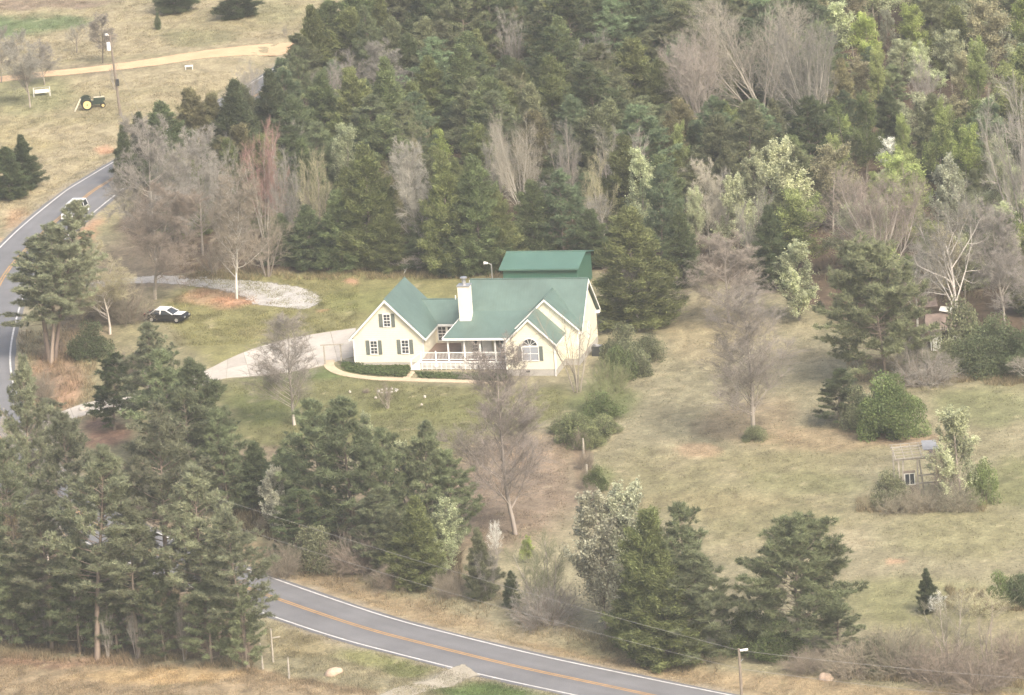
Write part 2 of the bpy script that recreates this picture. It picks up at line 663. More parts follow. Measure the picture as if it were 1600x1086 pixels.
    blob(1400, 886, 14, 6, np.array([.42, .28, .18]), .8)
    blob(1500, 840, 130, 50, np.array([.235, .225, .115]), .6)
    blob(1430, 950, 160, 45, np.array([.20, .20, .095]), .75)
    blob(1420, 1030, 220, 26, np.array([.175, .155, .09]), .7)
    blob(1440, 800, 90, 10, np.array([.20, .165, .11]), .7)
    blob(1420, 590, 90, 20, np.array([.18, .15, .10]), .7)
    # fine mottling and tiny bare spots
    fine = fbm(X / .9, Y / 1.5, 71, 3)
    clod = vnoise(X / .62 + 11, Y / 1.05 + 11, 72)
    col = col * (0.45 + .60 * fine + .32 * clod)[..., None]
    sp = vnoise(X / .8 + 3, Y / 1.2 + 3, 81)
    put(STRAW * 1.1, sstep(.90, .97, sp) * .5)
    tuft = vnoise(X / 1.1 + 33, Y / 1.6 + 3, 91)
    put(GREEN * .8, sstep(.85, .97, tuft) * .35)
    if SHOULDER:
        dr_ = poly_dist(X, Y, ROAD[::2]) + (fbm(X / 1.5, Y / 1.5, 95, 2) - .5) * 1.4
        put(np.array([.30, .265, .20]), (1 - sstep(3.9, 4.9, dr_)) * .75)
    # beyond what the photograph shows the land goes on as plain pasture
    far = np.maximum(np.abs(X) - 88, 0) + np.maximum(512 - Y, 0) + np.maximum(Y - 876, 0)
    put(np.array([.235, .215, .135]), np.clip(far / 25, 0, 1))
    return col


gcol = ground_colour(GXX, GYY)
nyr, nxr = GXX.shape
idx = np.arange(nyr * nxr).reshape(nyr, nxr)
gf = np.stack([idx[:-1, :-1], idx[:-1, 1:], idx[1:, 1:], idx[1:, :-1]], -1).reshape(-1, 4)


def ground_mat():
    m, nt, b, out = new_mat("ground")
    at = N(nt, "ShaderNodeAttribute", attribute_name="tone")
    s, n0 = noise_mul(nt, at.outputs["Color"], .9, .8, 1.18, 5)
    s, n1 = noise_mul(nt, s, 3.2, .55, 1.45, 5, rough=.75)
    nt.links.new(s, b.inputs["Base Color"])
    b.inputs["Roughness"].default_value = .95
    b.inputs["Specular IOR Level"].default_value = .1
    bp = N(nt, "ShaderNodeBump")
    bp.inputs["Strength"].default_value = .9
    bp.inputs["Distance"].default_value = .16
    nt.links.new(n1.outputs["Fac"], bp.inputs["Height"])
    nt.links.new(bp.outputs[0], b.inputs["Normal"])
    return m


M_GROUND = ground_mat()
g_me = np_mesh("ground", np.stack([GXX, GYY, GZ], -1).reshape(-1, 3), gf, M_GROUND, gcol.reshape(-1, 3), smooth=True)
tag(link("ground", g_me), "rolling dry pasture and yard of tan and green grass", None, None, "structure")


# ------------------------------------------------------------------ roads, drives, paths
def offset_line(line, off):
    t = np.gradient(line, axis=0)
    t /= np.linalg.norm(t, axis=1)[:, None] + 1e-9
    n = np.stack([-t[:, 1], t[:, 0]], -1)
    return line + n * (np.asarray(off)[:, None] if hasattr(off, '__len__') else off)


def strip(name, line, offs, lift, material, parent=None, edge=False):
    """a draped ribbon along the line with the given lateral offsets (scalars or arrays)"""
    cols = [offset_line(line, o) for o in offs]
    k = len(offs)
    V = np.stack(cols, 1)
    Z = hz(V[..., 0], V[..., 1]) + lift
    V3 = np.concatenate([V, Z[..., None]], -1).reshape(-1, 3)
    n = len(line)
    ii = np.arange(n * k).reshape(n, k)
    F = np.stack([ii[:-1, :-1], ii[:-1, 1:], ii[1:, 1:], ii[1:, :-1]], -1).reshape(-1, 4)[:, ::-1]
    tone = None
    if edge:
        e = np.ones(k)
        e[0] = e[-1] = 0
        tone = np.repeat(e[None], n, 0)
        tone[0] = tone[-1] = 0
        tone = tone.reshape(-1)
    me = np_mesh(name, V3, F, material, tone)
    return link(name, me, parent)


def asphalt():
    m, nt, b, out = new_mat("asphalt")
    rgb = N(nt, "ShaderNodeRGB")
    rgb.outputs[0].default_value = (.152, .152, .156, 1)
    at = N(nt, 'ShaderNodeAttribute', attribute_name='tone')
    wear = N(nt, 'ShaderNodeMix', data_type='RGBA', blend_type='MULTIPLY')
    wear.inputs[0].default_value = 1.0
    nt.links.new(rgb.outputs[0], wear.inputs[6])
    nt.links.new(at.outputs['Color'], wear.inputs[7])
    s, n0 = noise_mul(nt, wear.outputs[2], .22, .80, 1.14, 4)
    s, n1 = noise_mul(nt, s, 12, .85, 1.15, 3)
    nt.links.new(s, b.inputs["Base Color"])
    b.inputs["Roughness"].default_value = .8
    bp = N(nt, "ShaderNodeBump")
    bp.inputs["Strength"].default_value = .3
    bp.inputs["Distance"].default_value = .01
    nt.links.new(n1.outputs["Fac"], bp.inputs["Height"])
    nt.links.new(bp.outputs[0], b.inputs["Normal"])
    return m


def ragged(name, col, noise, thr=.45, alphascale=1.6):
    """loose surface whose ragged border lets the grass through"""
    m, nt, b, out = new_mat(name)
    rgb = N(nt, "ShaderNodeRGB")
    rgb.outputs[0].default_value = (*col, 1)
    s = rgb.outputs[0]
    for sc, lo, hi in noise:
        s, no = noise_mul(nt, s, sc, lo, hi)
    nt.links.new(s, b.inputs["Base Color"])
    b.inputs["Roughness"].default_value = .95
    b.inputs["Specular IOR Level"].default_value = .15
    at = N(nt, "ShaderNodeAttribute", attribute_name="tone")
    tc = N(nt, "ShaderNodeTexCoord")
    n2 = N(nt, "ShaderNodeTexNoise")
    n2.inputs["Scale"].default_value = alphascale
    n2.inputs["Detail"].default_value = 6
    n2.inputs["Roughness"].default_value = .7
    nt.links.new(tc.outputs["Object"], n2.inputs["Vector"])
    ad = N(nt, "ShaderNodeMath", operation='ADD')
    nt.links.new(at.outputs["Fac"], ad.inputs[0])
    nt.links.new(n2.outputs["Fac"], ad.inputs[1])
    mr = N(nt, "ShaderNodeMapRange")
    mr.inputs[1].default_value = thr + .40
    mr.inputs[2].default_value = thr + .55
    nt.links.new(ad.outputs[0], mr.inputs[0])
    tr = N(nt, "ShaderNodeBsdfTransparent")
    ms = N(nt, "ShaderNodeMixShader")
    nt.links.new(mr.outputs[0], ms.inputs[0])
    nt.links.new(tr.outputs[0], ms.inputs[1])
    nt.links.new(b.outputs[0], ms.inputs[2])
    nt.links.new(ms.outputs[0], out.inputs[0])
    bp = N(nt, "ShaderNodeBump")
    bp.inputs["Strength"].default_value = .5
    bp.inputs["Distance"].default_value = .06
    nt.links.new(no.outputs["Fac"], bp.inputs["Height"])
    nt.links.new(bp.outputs[0], b.inputs["Normal"])
    return m


M_ASPH = asphalt()
_wob = (fbm(np.arange(len(ROAD)) * .35, np.zeros(len(ROAD)) + 3, 17, 3) - .5) * .35
road = strip("road", ROAD, [-3.8 + _wob, -3.2, -2.6, -1.9, -1.2, -.7, 0, .7, 1.2, 1.9, 2.6, 3.2, 3.8 - _wob], .03, M_ASPH)
_tr = np.array([.88, .93, 1.04, .98, 1.05, .95, .93, .95, 1.05, .98, 1.04, .93, .88])[None] * (1 + .10 * (rs.rand(len(ROAD) // 12 + 1, 13).repeat(12, 0)[:len(ROAD)] - .5))
_ca = road.data.color_attributes.new("tone", 'FLOAT_COLOR', 'POINT')
_c4 = np.ones((_tr.size, 4), np.float32)
_c4[:, :3] = _tr.reshape(-1, 1)
_ca.data.foreach_set("color", _c4.ravel())
tag(road, "grey two lane road curving round the property", None, None, "structure")
for o in (-3.3, 3.3):
    strip("edge_line", ROAD, [o - .09, o + .09], .036, M_LEADW, road)
for o in (-.15, .15):
    strip("centre_line", ROAD, [o - .085, o + .085], .036, M_LEADY, road)

M_DIRT = ragged("dirt", (.56, .385, .235), ((.5, .82, 1.12), (5, .85, 1.12)), .35)
M_GRAV = ragged("gravel", (.43, .415, .385), ((.8, .7, 1.15), (7, .6, 1.35)), .74, 1.1)
M_GRAV2 = ragged("track_gravel", (.34, .31, .245), ((.8, .75, 1.15), (7, .7, 1.25)), .80, 1.4)


def px_line(P, step=1.5):
    return catmull([ground(*p)[:2] for p in P], step)


dl = px_line([(-180, 142), (-60, 136), (0, 130), (60, 124), (150, 115.5), (250, 102), (330, 90), (400, 80), (470, 71), (525, 62), (575, 50)])
hwid = np.interp(np.linspace(0, 1, len(dl)), [0, .35, .6, .8, 1], [1.0, 1.15, 1.5, 2.4, 3.0])
tag(strip("dirt_road", dl, [-hwid - .8, -hwid, 0 * hwid, hwid, hwid + .8], .04, M_DIRT, None, True), "orange dirt road across the far pasture", None, None, "structure")
gl = px_line([(95, 452), (150, 446), (210, 440), (270, 440), (330, 444), (390, 450), (432, 460), (450, 474), (430, 484)])
hw2 = np.interp(np.linspace(0, 1, len(gl)), [0, .3, .6, .85, 1], [.9, 1.2, 2.1, 3.6, 2.8])
tag(strip("gravel_drive", gl, [-hw2 - 2.0, -hw2 * .8, 0 * hw2, hw2 * .8, hw2 + 2.0], .035, M_GRAV, None, True), "grey gravel turning drive behind the yard", None, None, "structure")
gl = px_line([(540, 1120), (590, 1098), (640, 1078), (690, 1062), (725, 1050), (745, 1046)])
hw3 = np.interp(np.linspace(0, 1, len(gl)), [0, .6, 1], [1.1, 1.2, 1.9])
tag(strip("gravel_track", gl, [-hw3 - .9, -hw3, 0 * hw3, hw3, hw3 + .9], .045, M_GRAV2, None, True), "pale gravel farm track joining the lower road", None, None, "structure")

# concrete driveway, slab by slab
UPE = [(556, 513), (500, 521), (450, 530), (400, 544), (360, 560), (330, 575), (280, 597), (220, 613), (165, 624), (125, 633), (75, 652), (25, 671)]
LOE = [(556, 556), (506, 571), (470, 579), (432, 585), (390, 589), (345, 593), (300, 610), (240, 631), (185, 643), (140, 647), (90, 666), (40, 685)]
du = px_line(UPE, .5)
dlw = px_line(LOE, .5)


def resample(L, n):
    s = np.concatenate([[0], np.cumsum(np.linalg.norm(np.diff(L, axis=0), axis=1))])
    t = np.linspace(0, s[-1], n)
    return np.stack([np.interp(t, s, L[:, 0]), np.interp(t, s, L[:, 1])], -1)


ns = 17
du, dlw = resample(du, ns * 4 + 1), resample(dlw, ns * 4 + 1)
drive = empty("driveway", (*du[0], 0), 0, "pale concrete driveway sweeping to the garage", None, None, "structure")
mid_d = (du + dlw) / 2
for k in range(ns):
    for side in (0, 1):
        a = k * 4
        A, B = ((du, mid_d) if side == 0 else (mid_d, dlw))
        pts_a = [A[a + i] for i in range(5)]
        pts_b = [B[a + i] for i in range(5)]
        cen = np.mean(pts_a + pts_b, 0)
        ring = pts_a + pts_b[::-1]
        ring = [cen + (p - cen) * .984 for p in ring]
        z = .05 + .004 * ((k * 7 + side * 3) % 4) / 3
        mb = MB().prism([(p[0] - du[0][0], p[1] - du[0][1], z) for p in ring], (0, 0, -.10))
        mb.build("slab", M_SLAB, drive)

# tan stone path from the gate along the flower beds
PT = px_line([(517, 560), (514, 570), (519, 577), (530, 582.5), (546, 586.5), (565, 589.5), (590, 592), (620, 593.2), (660, 594.5), (700, 595.5), (745, 597), (790, 599)], .35)
path = empty("path", (*PT[0], 0), 0, "tan paved garden path curving round the flower beds", None, None, "structure")
npv = len(PT) // 2
PTr = resample(PT, npv * 2 + 1)
A_, B_ = offset_line(PTr, .55), offset_line(PTr, -.55)
for k in range(npv):
    ring = [A_[2 * k], A_[2 * k + 1], A_[2 * k + 2], B_[2 * k + 2], B_[2 * k + 1], B_[2 * k]]
    cen = np.mean(ring, 0)
    ring = [cen + (p - cen) * (.95 + .02 * rs.rand()) for p in ring]
    zz = .05 + .015 * rs.rand()
    MB().prism([(p[0] - PT[0][0], p[1] - PT[0][1], zz) for p in ring], (0, 0, -.06)).build("paving_stone", M_PATH, path)
for k, q in enumerate([(636, 590), (639, 586.5), (642, 583)]):
    P = ground(*q)
    mb = MB()
    mb.prism([(P[0] - PT[0][0] + .42 * math.cos(t), P[1] - PT[0][1] + .55 * math.sin(t), .06) for t in np.linspace(0, 2 * math.pi, 8)[:-1]], (0, 0, -.05))
    mb.build("paving_stone", M_PATH, path)

# ------------------------------------------------------------------ plants: a few grown specimens of each kind, copied one by one
def segs_mesh(name, segs, n, material, tone=None):
    """segments (k,8): p0 p1 r0 r1 -> open tapered tubes with n sides, one mesh"""
    S = np.asarray(segs, float)
    p0, p1, r0, r1 = S[:, :3], S[:, 3:6], S[:, 6], S[:, 7]
    d = p1 - p0
    d /= np.linalg.norm(d, axis=1)[:, None] + 1e-9
    up = np.where(np.abs(d[:, 2:3]) < .9, np.array([[0, 0, 1.0]]), np.array([[1.0, 0, 0]]))
    x = np.cross(d, up)
    x /= np.linalg.norm(x, axis=1)[:, None] + 1e-9
    y = np.cross(d, x)
    k = len(S)
    a = np.arange(n) * 2 * math.pi / n
    ring = x[:, None, :] * np.cos(a)[None, :, None] + y[:, None, :] * np.sin(a)[None, :, None]
    V = np.concatenate([p0[:, None] + ring * r0[:, None, None], p1[:, None] + ring * r1[:, None, None]], 1)
    base = np.arange(k)[:, None, None] * 2 * n
    q = np.array([[i, (i + 1) % n, n + (i + 1) % n, n + i] for i in range(n)])[None]
    F = (base + q).reshape(-1, 4)
    if tone is None:
        tone = rs.uniform(.75, 1.2, k)
    T = np.repeat(tone, 2 * n)
    return np_mesh(name, V.reshape(-1, 3), F, material, T)


def blades_mesh(name, P, D, L, W, tone, material, droop=0.0):
    """thin triangles from P along D: needle tufts, leaves, sprays"""
    k = len(P)
    D = D / (np.linalg.norm(D, axis=1)[:, None] + 1e-9)
    rv = rs.normal(size=(k, 3))
    s = np.cross(D, rv)
    s /= np.linalg.norm(s, axis=1)[:, None] + 1e-9
    L = np.asarray(L)[:, None]
    W = np.asarray(W)[:, None]
    tip = P + D * L
    tip[:, 2] -= droop * L[:, 0]
    V = np.stack([P - s * W / 2, P + s * W / 2, tip], 1)
    F = np.arange(k * 3).reshape(k, 3)
    return V.reshape(-1, 3), F, np.repeat(tone, 3, axis=0)


def leaf_arrays(P, size, tone, flat=.4):
    """four-cornered leaf sprigs at P with random tilt"""
    k = len(P)
    nrm = rs.normal(size=(k, 3))
    nrm[:, 2] = np.abs(nrm[:, 2]) + flat
    nrm /= np.linalg.norm(nrm, axis=1)[:, None]
    a = np.cross(nrm, rs.normal(size=(k, 3)))
    a /= np.linalg.norm(a, axis=1)[:, None] + 1e-9
    b = np.cross(nrm, a)
    size = np.asarray(size)[:, None]
    V = np.stack([P - a * size * .5, P + b * size * .32 , P + a * size * .5, P - b * size * .32], 1)
    F = np.arange(k * 4).reshape(k, 4)
    return V.reshape(-1, 3), F, np.repeat(tone, 4, axis=0)


UPV = Vector((0, 0, 1))


def rvec():
    return Vector((random.gauss(0, 1), random.gauss(0, 1), random.gauss(0, 1)))


def deflect(d, ang):
    ax = d.cross(rvec())
    if ax.length < 1e-6:
        ax = Vector((1, 0, 0))
    return (Matrix.Rotation(ang, 3, ax.normalized()) @ d).normalized()


def grow(out, ends, p, d, L, r, lvl, spec):
    sp = spec[lvl]
    n = sp['n']
    pts = [p.copy()]
    ds = [d.copy()]
    rr = [r]
    for i in range(n):
        d = (d + rvec() * sp['wob'] + UPV * sp['trop']).normalized()
        q = p + d * (L / n)
        r2 = r * (1 - sp['tap'] * (i + 1) / n)
        out[lvl].append((*p, *q, rr[-1], max(r2, .004)))
        p = q
        pts.append(p.copy())
        ds.append(d.copy())
        rr.append(max(r2, .004))
    if lvl + 1 >= len(spec):
        ends.append(tuple(p))
        return
    nx = spec[lvl + 1]
    cnt = nx['cnt']
    for k in range(cnt):
        t = nx['t0'] + (1 - nx['t0']) * (k + random.random()) / cnt
        f = t * n
        i = min(int(f), n - 1)
        q = pts[i].lerp(pts[i + 1], f - i)
        cd = deflect(ds[i + 1], R(random.uniform(*nx['ang'])))
        if nx.get('flat') and cd.z < 0:
            cd.z *= .3
        cl = L * random.uniform(*nx['len']) * (1.0 - nx.get('taper', .5) * t)
        rc = (rr[i] * (1 - (f - i)) + rr[i + 1] * (f - i)) * nx['rad']
        grow(out, ends, q, cd, max(cl, .25), max(rc, nx.get('rmin', .008)), lvl + 1, spec)


PROTO = {}


def add_proto(kind, parts, h, wd):
    """parts: list of (name, mesh)"""
    PROTO.setdefault(kind, []).append((parts, h, wd))


def mesh_extent(parts):
    hi = 0
    rad = []
    for nme, me in parts:
        co = np.empty(len(me.vertices) * 3, np.float32)
        me.vertices.foreach_get("co", co)
        co = co.reshape(-1, 3)
        hi = max(hi, float(np.percentile(co[:, 2], 99.7)))
        rad.append(np.percentile(np.hypot(co[:, 0], co[:, 1]), 96))
    return hi, 2 * max(rad)


# ---- bare broadleaved trees
SPEC_ROUND = [dict(n=9, wob=.035, trop=.05, tap=.9),
              dict(n=5, wob=.10, trop=.10, tap=.85, cnt=30, t0=.20, ang=(35, 70), len=(.36, .54), taper=.60, rad=.42, flat=1),
              dict(n=3, wob=.16, trop=.08, tap=.8, cnt=9, t0=.15, ang=(25, 60), len=(.35, .6), taper=.5, rad=.5),
              dict(n=2, wob=.2, trop=.06, tap=.7, cnt=7, t0=.1, ang=(25, 60), len=(.40, .75), taper=.4, rad=.55, rmin=.010),
              dict(n=1, wob=.1, trop=.04, tap=.6, cnt=7, t0=.1, ang=(20, 55), len=(.6, 1.1), taper=.3, rad=.65, rmin=.013)]
SPEC_FAN = [dict(n=3, wob=.03, trop=.02, tap=.35),
            dict(n=7, wob=.05, trop=.10, tap=.85, cnt=13, t0=.25, ang=(12, 56), len=(3.0, 3.9), taper=.0, rad=.42),
            dict(n=4, wob=.09, trop=.10, tap=.8, cnt=10, t0=.20, ang=(15, 42), len=(.34, .55), taper=.45, rad=.5),
            dict(n=2, wob=.14, trop=.07, tap=.7, cnt=8, t0=.1, ang=(18, 45), len=(.40, .7), taper=.4, rad=.55, rmin=.010),
            dict(n=1, wob=.1, trop=.05, tap=.6, cnt=6, t0=.1, ang=(18, 48), len=(.6, 1.0), taper=.3, rad=.65, rmin=.0105)]
SPEC_LIMB = [dict(n=6, wob=.09, trop=.04, tap=.6),
             dict(n=6, wob=.15, trop=.08, tap=.85, cnt=10, t0=.28, ang=(25, 62), len=(.6, .9), taper=.3, rad=.55),
             dict(n=4, wob=.2, trop=.06, tap=.75, cnt=9, t0=.20, ang=(25, 65), len=(.35, .62), taper=.4, rad=.5),
             dict(n=2, wob=.22, trop=.04, tap=.7, cnt=9, t0=.15, ang=(25, 60), len=(.4, .7), taper=.4, rad=.5, rmin=.012),
             dict(n=1, wob=.1, trop=.03, tap=.6, cnt=6, t0=.1, ang=(20, 60), len=(.5, 1.0), taper=.3, rad=.5, rmin=.008)]
SPEC_MULTI = [dict(n=6, wob=.07, trop=.07, tap=.8),
              dict(n=4, wob=.12, trop=.10, tap=.8, cnt=11, t0=.22, ang=(25, 60), len=(.30, .55), taper=.5, rad=.5),
              dict(n=2, wob=.16, trop=.08, tap=.7, cnt=7, t0=.15, ang=(20, 50), len=(.4, .7), taper=.4, rad=.55, rmin=.010),
              dict(n=1, wob=.1, trop=.05, tap=.6, cnt=6, t0=.1, ang=(20, 50), len=(.6, 1.0), taper=.3, rad=.65, rmin=.008)]


def bare_proto(kind, spec, L, r, lim=3, stems=1, spread=0):
    random.seed(sum(map(ord, kind)) * 7 + len(PROTO.get(kind, [])))
    out = [[] for _ in spec]
    ends = []
    for s in range(stems):
        d = UPV.copy()
        p = Vector((0, 0, -.3))
        l = L
        if stems > 1:
            a = 2 * math.pi * (s + random.random()) / stems
            t = R(spread) * random.uniform(.25, 1)
            d = Vector((math.cos(a) * math.sin(t), math.sin(a) * math.sin(t), math.cos(t)))
            p = Vector((math.cos(a) * .25, math.sin(a) * .25, -.3))
            l = L * random.uniform(.7, 1)
        grow(out, ends, p, d, l, r, 0, spec)
    wood = [x for l in out[:lim] for x in l]
    twig = [x for l in out[lim:] for x in l]
    parts = [("stems" if stems > 1 else "trunk", segs_mesh(kind + "_trunk", wood, 5, M_BARK)), ("crown", segs_mesh(kind + "_crown", twig, 3, M_TWIG))]
    add_proto(kind, parts, *mesh_extent(parts))
    return ends, parts


for i in range(3):
    bare_proto('bare', SPEC_ROUND, 13.0, .155)
for i in range(3):
    bare_proto('fan', SPEC_FAN, 2.8, .30)
SPEC_TALL = [dict(n=10, wob=.025, trop=.05, tap=.92),
             dict(n=5, wob=.06, trop=.13, tap=.85, cnt=40, t0=.16, ang=(28, 52), len=(.30, .44), taper=.58, rad=.40),
             dict(n=3, wob=.11, trop=.10, tap=.8, cnt=9, t0=.12, ang=(20, 48), len=(.35, .6), taper=.5, rad=.5),
             dict(n=2, wob=.14, trop=.08, tap=.7, cnt=6, t0=.1, ang=(20, 48), len=(.40, .75), taper=.4, rad=.55, rmin=.011),
             dict(n=1, wob=.1, trop=.05, tap=.6, cnt=6, t0=.1, ang=(18, 50), len=(.6, 1.05), taper=.3, rad=.65, rmin=.0105)]
for i in range(2):
    bare_proto('tall', SPEC_TALL, 17.0, .17)
for i in range(2):
    bare_proto('limb', SPEC_LIMB, 8.0, .21)
for i in range(3):
    bare_proto('multi', SPEC_MULTI, 7.0, .075, 2, 6, 30)
SPEC_BRUSH = [dict(n=3, wob=.16, trop=.02, tap=.7),
              dict(n=2, wob=.2, trop=.03, tap=.7, cnt=7, t0=.2, ang=(25, 65), len=(.35, .6), taper=.4, rad=.6, rmin=.010),
              dict(n=1, wob=.1, trop=.0, tap=.6, cnt=5, t0=.1, ang=(20, 60), len=(.4, .8), taper=.3, rad=.6, rmin=.008)]
SPEC_SPARSE = [dict(n=7, wob=.07, trop=.06, tap=.85),
               dict(n=4, wob=.12, trop=.08, tap=.8, cnt=8, t0=.25, ang=(20, 50), len=(.25, .45), taper=.5, rad=.5),
               dict(n=2, wob=.16, trop=.08, tap=.7, cnt=5, t0=.15, ang=(20, 50), len=(.4, .7), taper=.4, rad=.5, rmin=.009),
               dict(n=1, wob=.1, trop=.05, tap=.6, cnt=4, t0=.1, ang=(20, 50), len=(.5, .9), taper=.3, rad=.6, rmin=.007)]
bare_proto('sparse', SPEC_SPARSE, 8.5, .085, 2, 5, 20)
for i in range(3):
    bare_proto('bramble', SPEC_BRUSH, 2.4, .022, 1, 70, 66)


# ---- young leafing trees and blossoming pears: fine branches carrying leaf sprigs
def leafy_proto(kind, spec, L, r, nleaf, spread, size, conical=False, stems=1, spr=0):
    random.seed(sum(map(ord, kind)) * 5 + len(PROTO.get(kind, [])))
    out = [[] for _ in spec]
    ends = []
    for s in range(stems):
        a = 2 * math.pi * s / max(stems, 1)
        t = R(spr) * random.uniform(.2, 1)
        d = Vector((math.cos(a) * math.sin(t), math.sin(a) * math.sin(t), math.cos(t)))
        grow(out, ends, Vector((.15 * math.cos(a), .15 * math.sin(a), -.25)), d, L * random.uniform(.75, 1) if stems > 1 else L, r, 0, spec)
    wood = [x for l in out[:2] for x in l]
    twig = np.array([x for l in out[2:] for x in l])
    E = np.array(ends)
    src = twig[rs.randint(0, len(twig), nleaf)]
    t = rs.uniform(.2, 1.1, nleaf)[:, None]
    P = src[:, :3] * (1 - t) + src[:, 3:6] * t + rs.normal(size=(nleaf, 3)) * spread
    P = P[P[:, 2] > .15]
    # young growth toward the branch tips differs in tone from leaf to leaf
    clump = vnoise(P[:, 0] / .9 + 40, P[:, 2] / .9 + P[:, 1] / 1.3 + 40, 5)
    tone = np.clip(.55 + .75 * clump + rs.normal(size=len(P)) * .18, .3, 1.7)
    V, F, T = leaf_arrays(P, rs.uniform(.6, 1.3, len(P)) * size, tone)
    parts = [("trunk", segs_mesh(kind + "_trunk", wood + [tuple(x) for x in twig[::2]], 3, M_BARK)), ("crown", np_mesh(kind + "_crown", V, F, M_LEAF, T))]
    add_proto(kind, parts, *mesh_extent(parts))


SPEC_PEAR = [dict(n=7, wob=.03, trop=.05, tap=.9),
             dict(n=4, wob=.07, trop=.11, tap=.85, cnt=38, t0=.03, ang=(35, 70), len=(.36, .50), taper=.68, rad=.40),
             dict(n=2, wob=.12, trop=.12, tap=.8, cnt=6, t0=.15, ang=(20, 45), len=(.35, .6), taper=.5, rad=.5),
             dict(n=1, wob=.1, trop=.1, tap=.7, cnt=4, t0=.1, ang=(20, 45), len=(.5, .9), taper=.4, rad=.6)]
SPEC_LEAF = [dict(n=7, wob=.05, trop=.05, tap=.9),
             dict(n=4, wob=.10, trop=.10, tap=.85, cnt=20, t0=.2, ang=(30, 62), len=(.34, .50), taper=.55, rad=.42),
             dict(n=2, wob=.15, trop=.08, tap=.8, cnt=7, t0=.15, ang=(25, 55), len=(.35, .6), taper=.5, rad=.5),
             dict(n=1, wob=.1, trop=.06, tap=.7, cnt=4, t0=.1, ang=(20, 50), len=(.5, .9), taper=.4, rad=.6)]
SPEC_BUSH = [dict(n=3, wob=.12, trop=.04, tap=.8),
             dict(n=2, wob=.16, trop=.05, tap=.8, cnt=6, t0=.15, ang=(25, 60), len=(.4, .7), taper=.4, rad=.5),
             dict(n=1, wob=.1, trop=.05, tap=.7, cnt=5, t0=.1, ang=(20, 60), len=(.4, .8), taper=.4, rad=.6)]
for i in range(3):
    leafy_proto('pear', SPEC_PEAR, 7.5, .10, 20000, .10, .155)
for i in range(3):
    leafy_proto('leafy', SPEC_LEAF, 9.5, .13, 18000, .18, .175)


def bush_proto(kind, H, rad, nleaf, seed, ls=.15):
    random.seed(seed)
    r_ = np.random.RandomState(seed)
    wood, P, TN = [], [], []
    for c in range(34):
        az, t = random.uniform(0, 6.283), random.random() ** .6
        rr = rad * t * .72
        zz = H * random.uniform(.05, .78) * (1 - .55 * t * t)
        cr = random.uniform(.22, .40) * rad
        cen = np.array([math.cos(az) * rr, math.sin(az) * rr, zz])
        wood.append((math.cos(az) * .1, math.sin(az) * .1, -.1, *cen, .03, .012))
        m = nleaf // 34
        v = r_.normal(size=(m, 3))
        v /= np.linalg.norm(v, axis=1)[:, None]
        q = cen + v * (cr * r_.uniform(.35, 1.05, m) ** .6)[:, None] * np.array([1, 1, .8])
        q[:, 2] = np.abs(q[:, 2]) + .03
        for w_ in range(5):
            e = q[r_.randint(0, m)]
            wood.append((*cen, *e, .012, .005))
        P.append(q)
        TN.append(np.full(m, random.uniform(.7, 1.3)) * r_.uniform(.6, 1.4, m))
    P, TN = np.concatenate(P), np.concatenate(TN)
    V, F, T = leaf_arrays(P, r_.uniform(.6, 1.4, len(P)) * ls, TN, .3)
    parts = [("stem", segs_mesh(kind + "_stem", wood, 3, M_BARK)), ("foliage", np_mesh(kind + "_foliage", V, F, M_LEAF, T))]
    add_proto(kind, parts, *mesh_extent(parts))


for i in range(3):
    bush_proto('bush', 3.0, 2.2, 11000, 500 + i, .12)
for i in range(2):
    bush_proto('bigbush', 5.0, 3.6, 26000, 520 + i, .15)


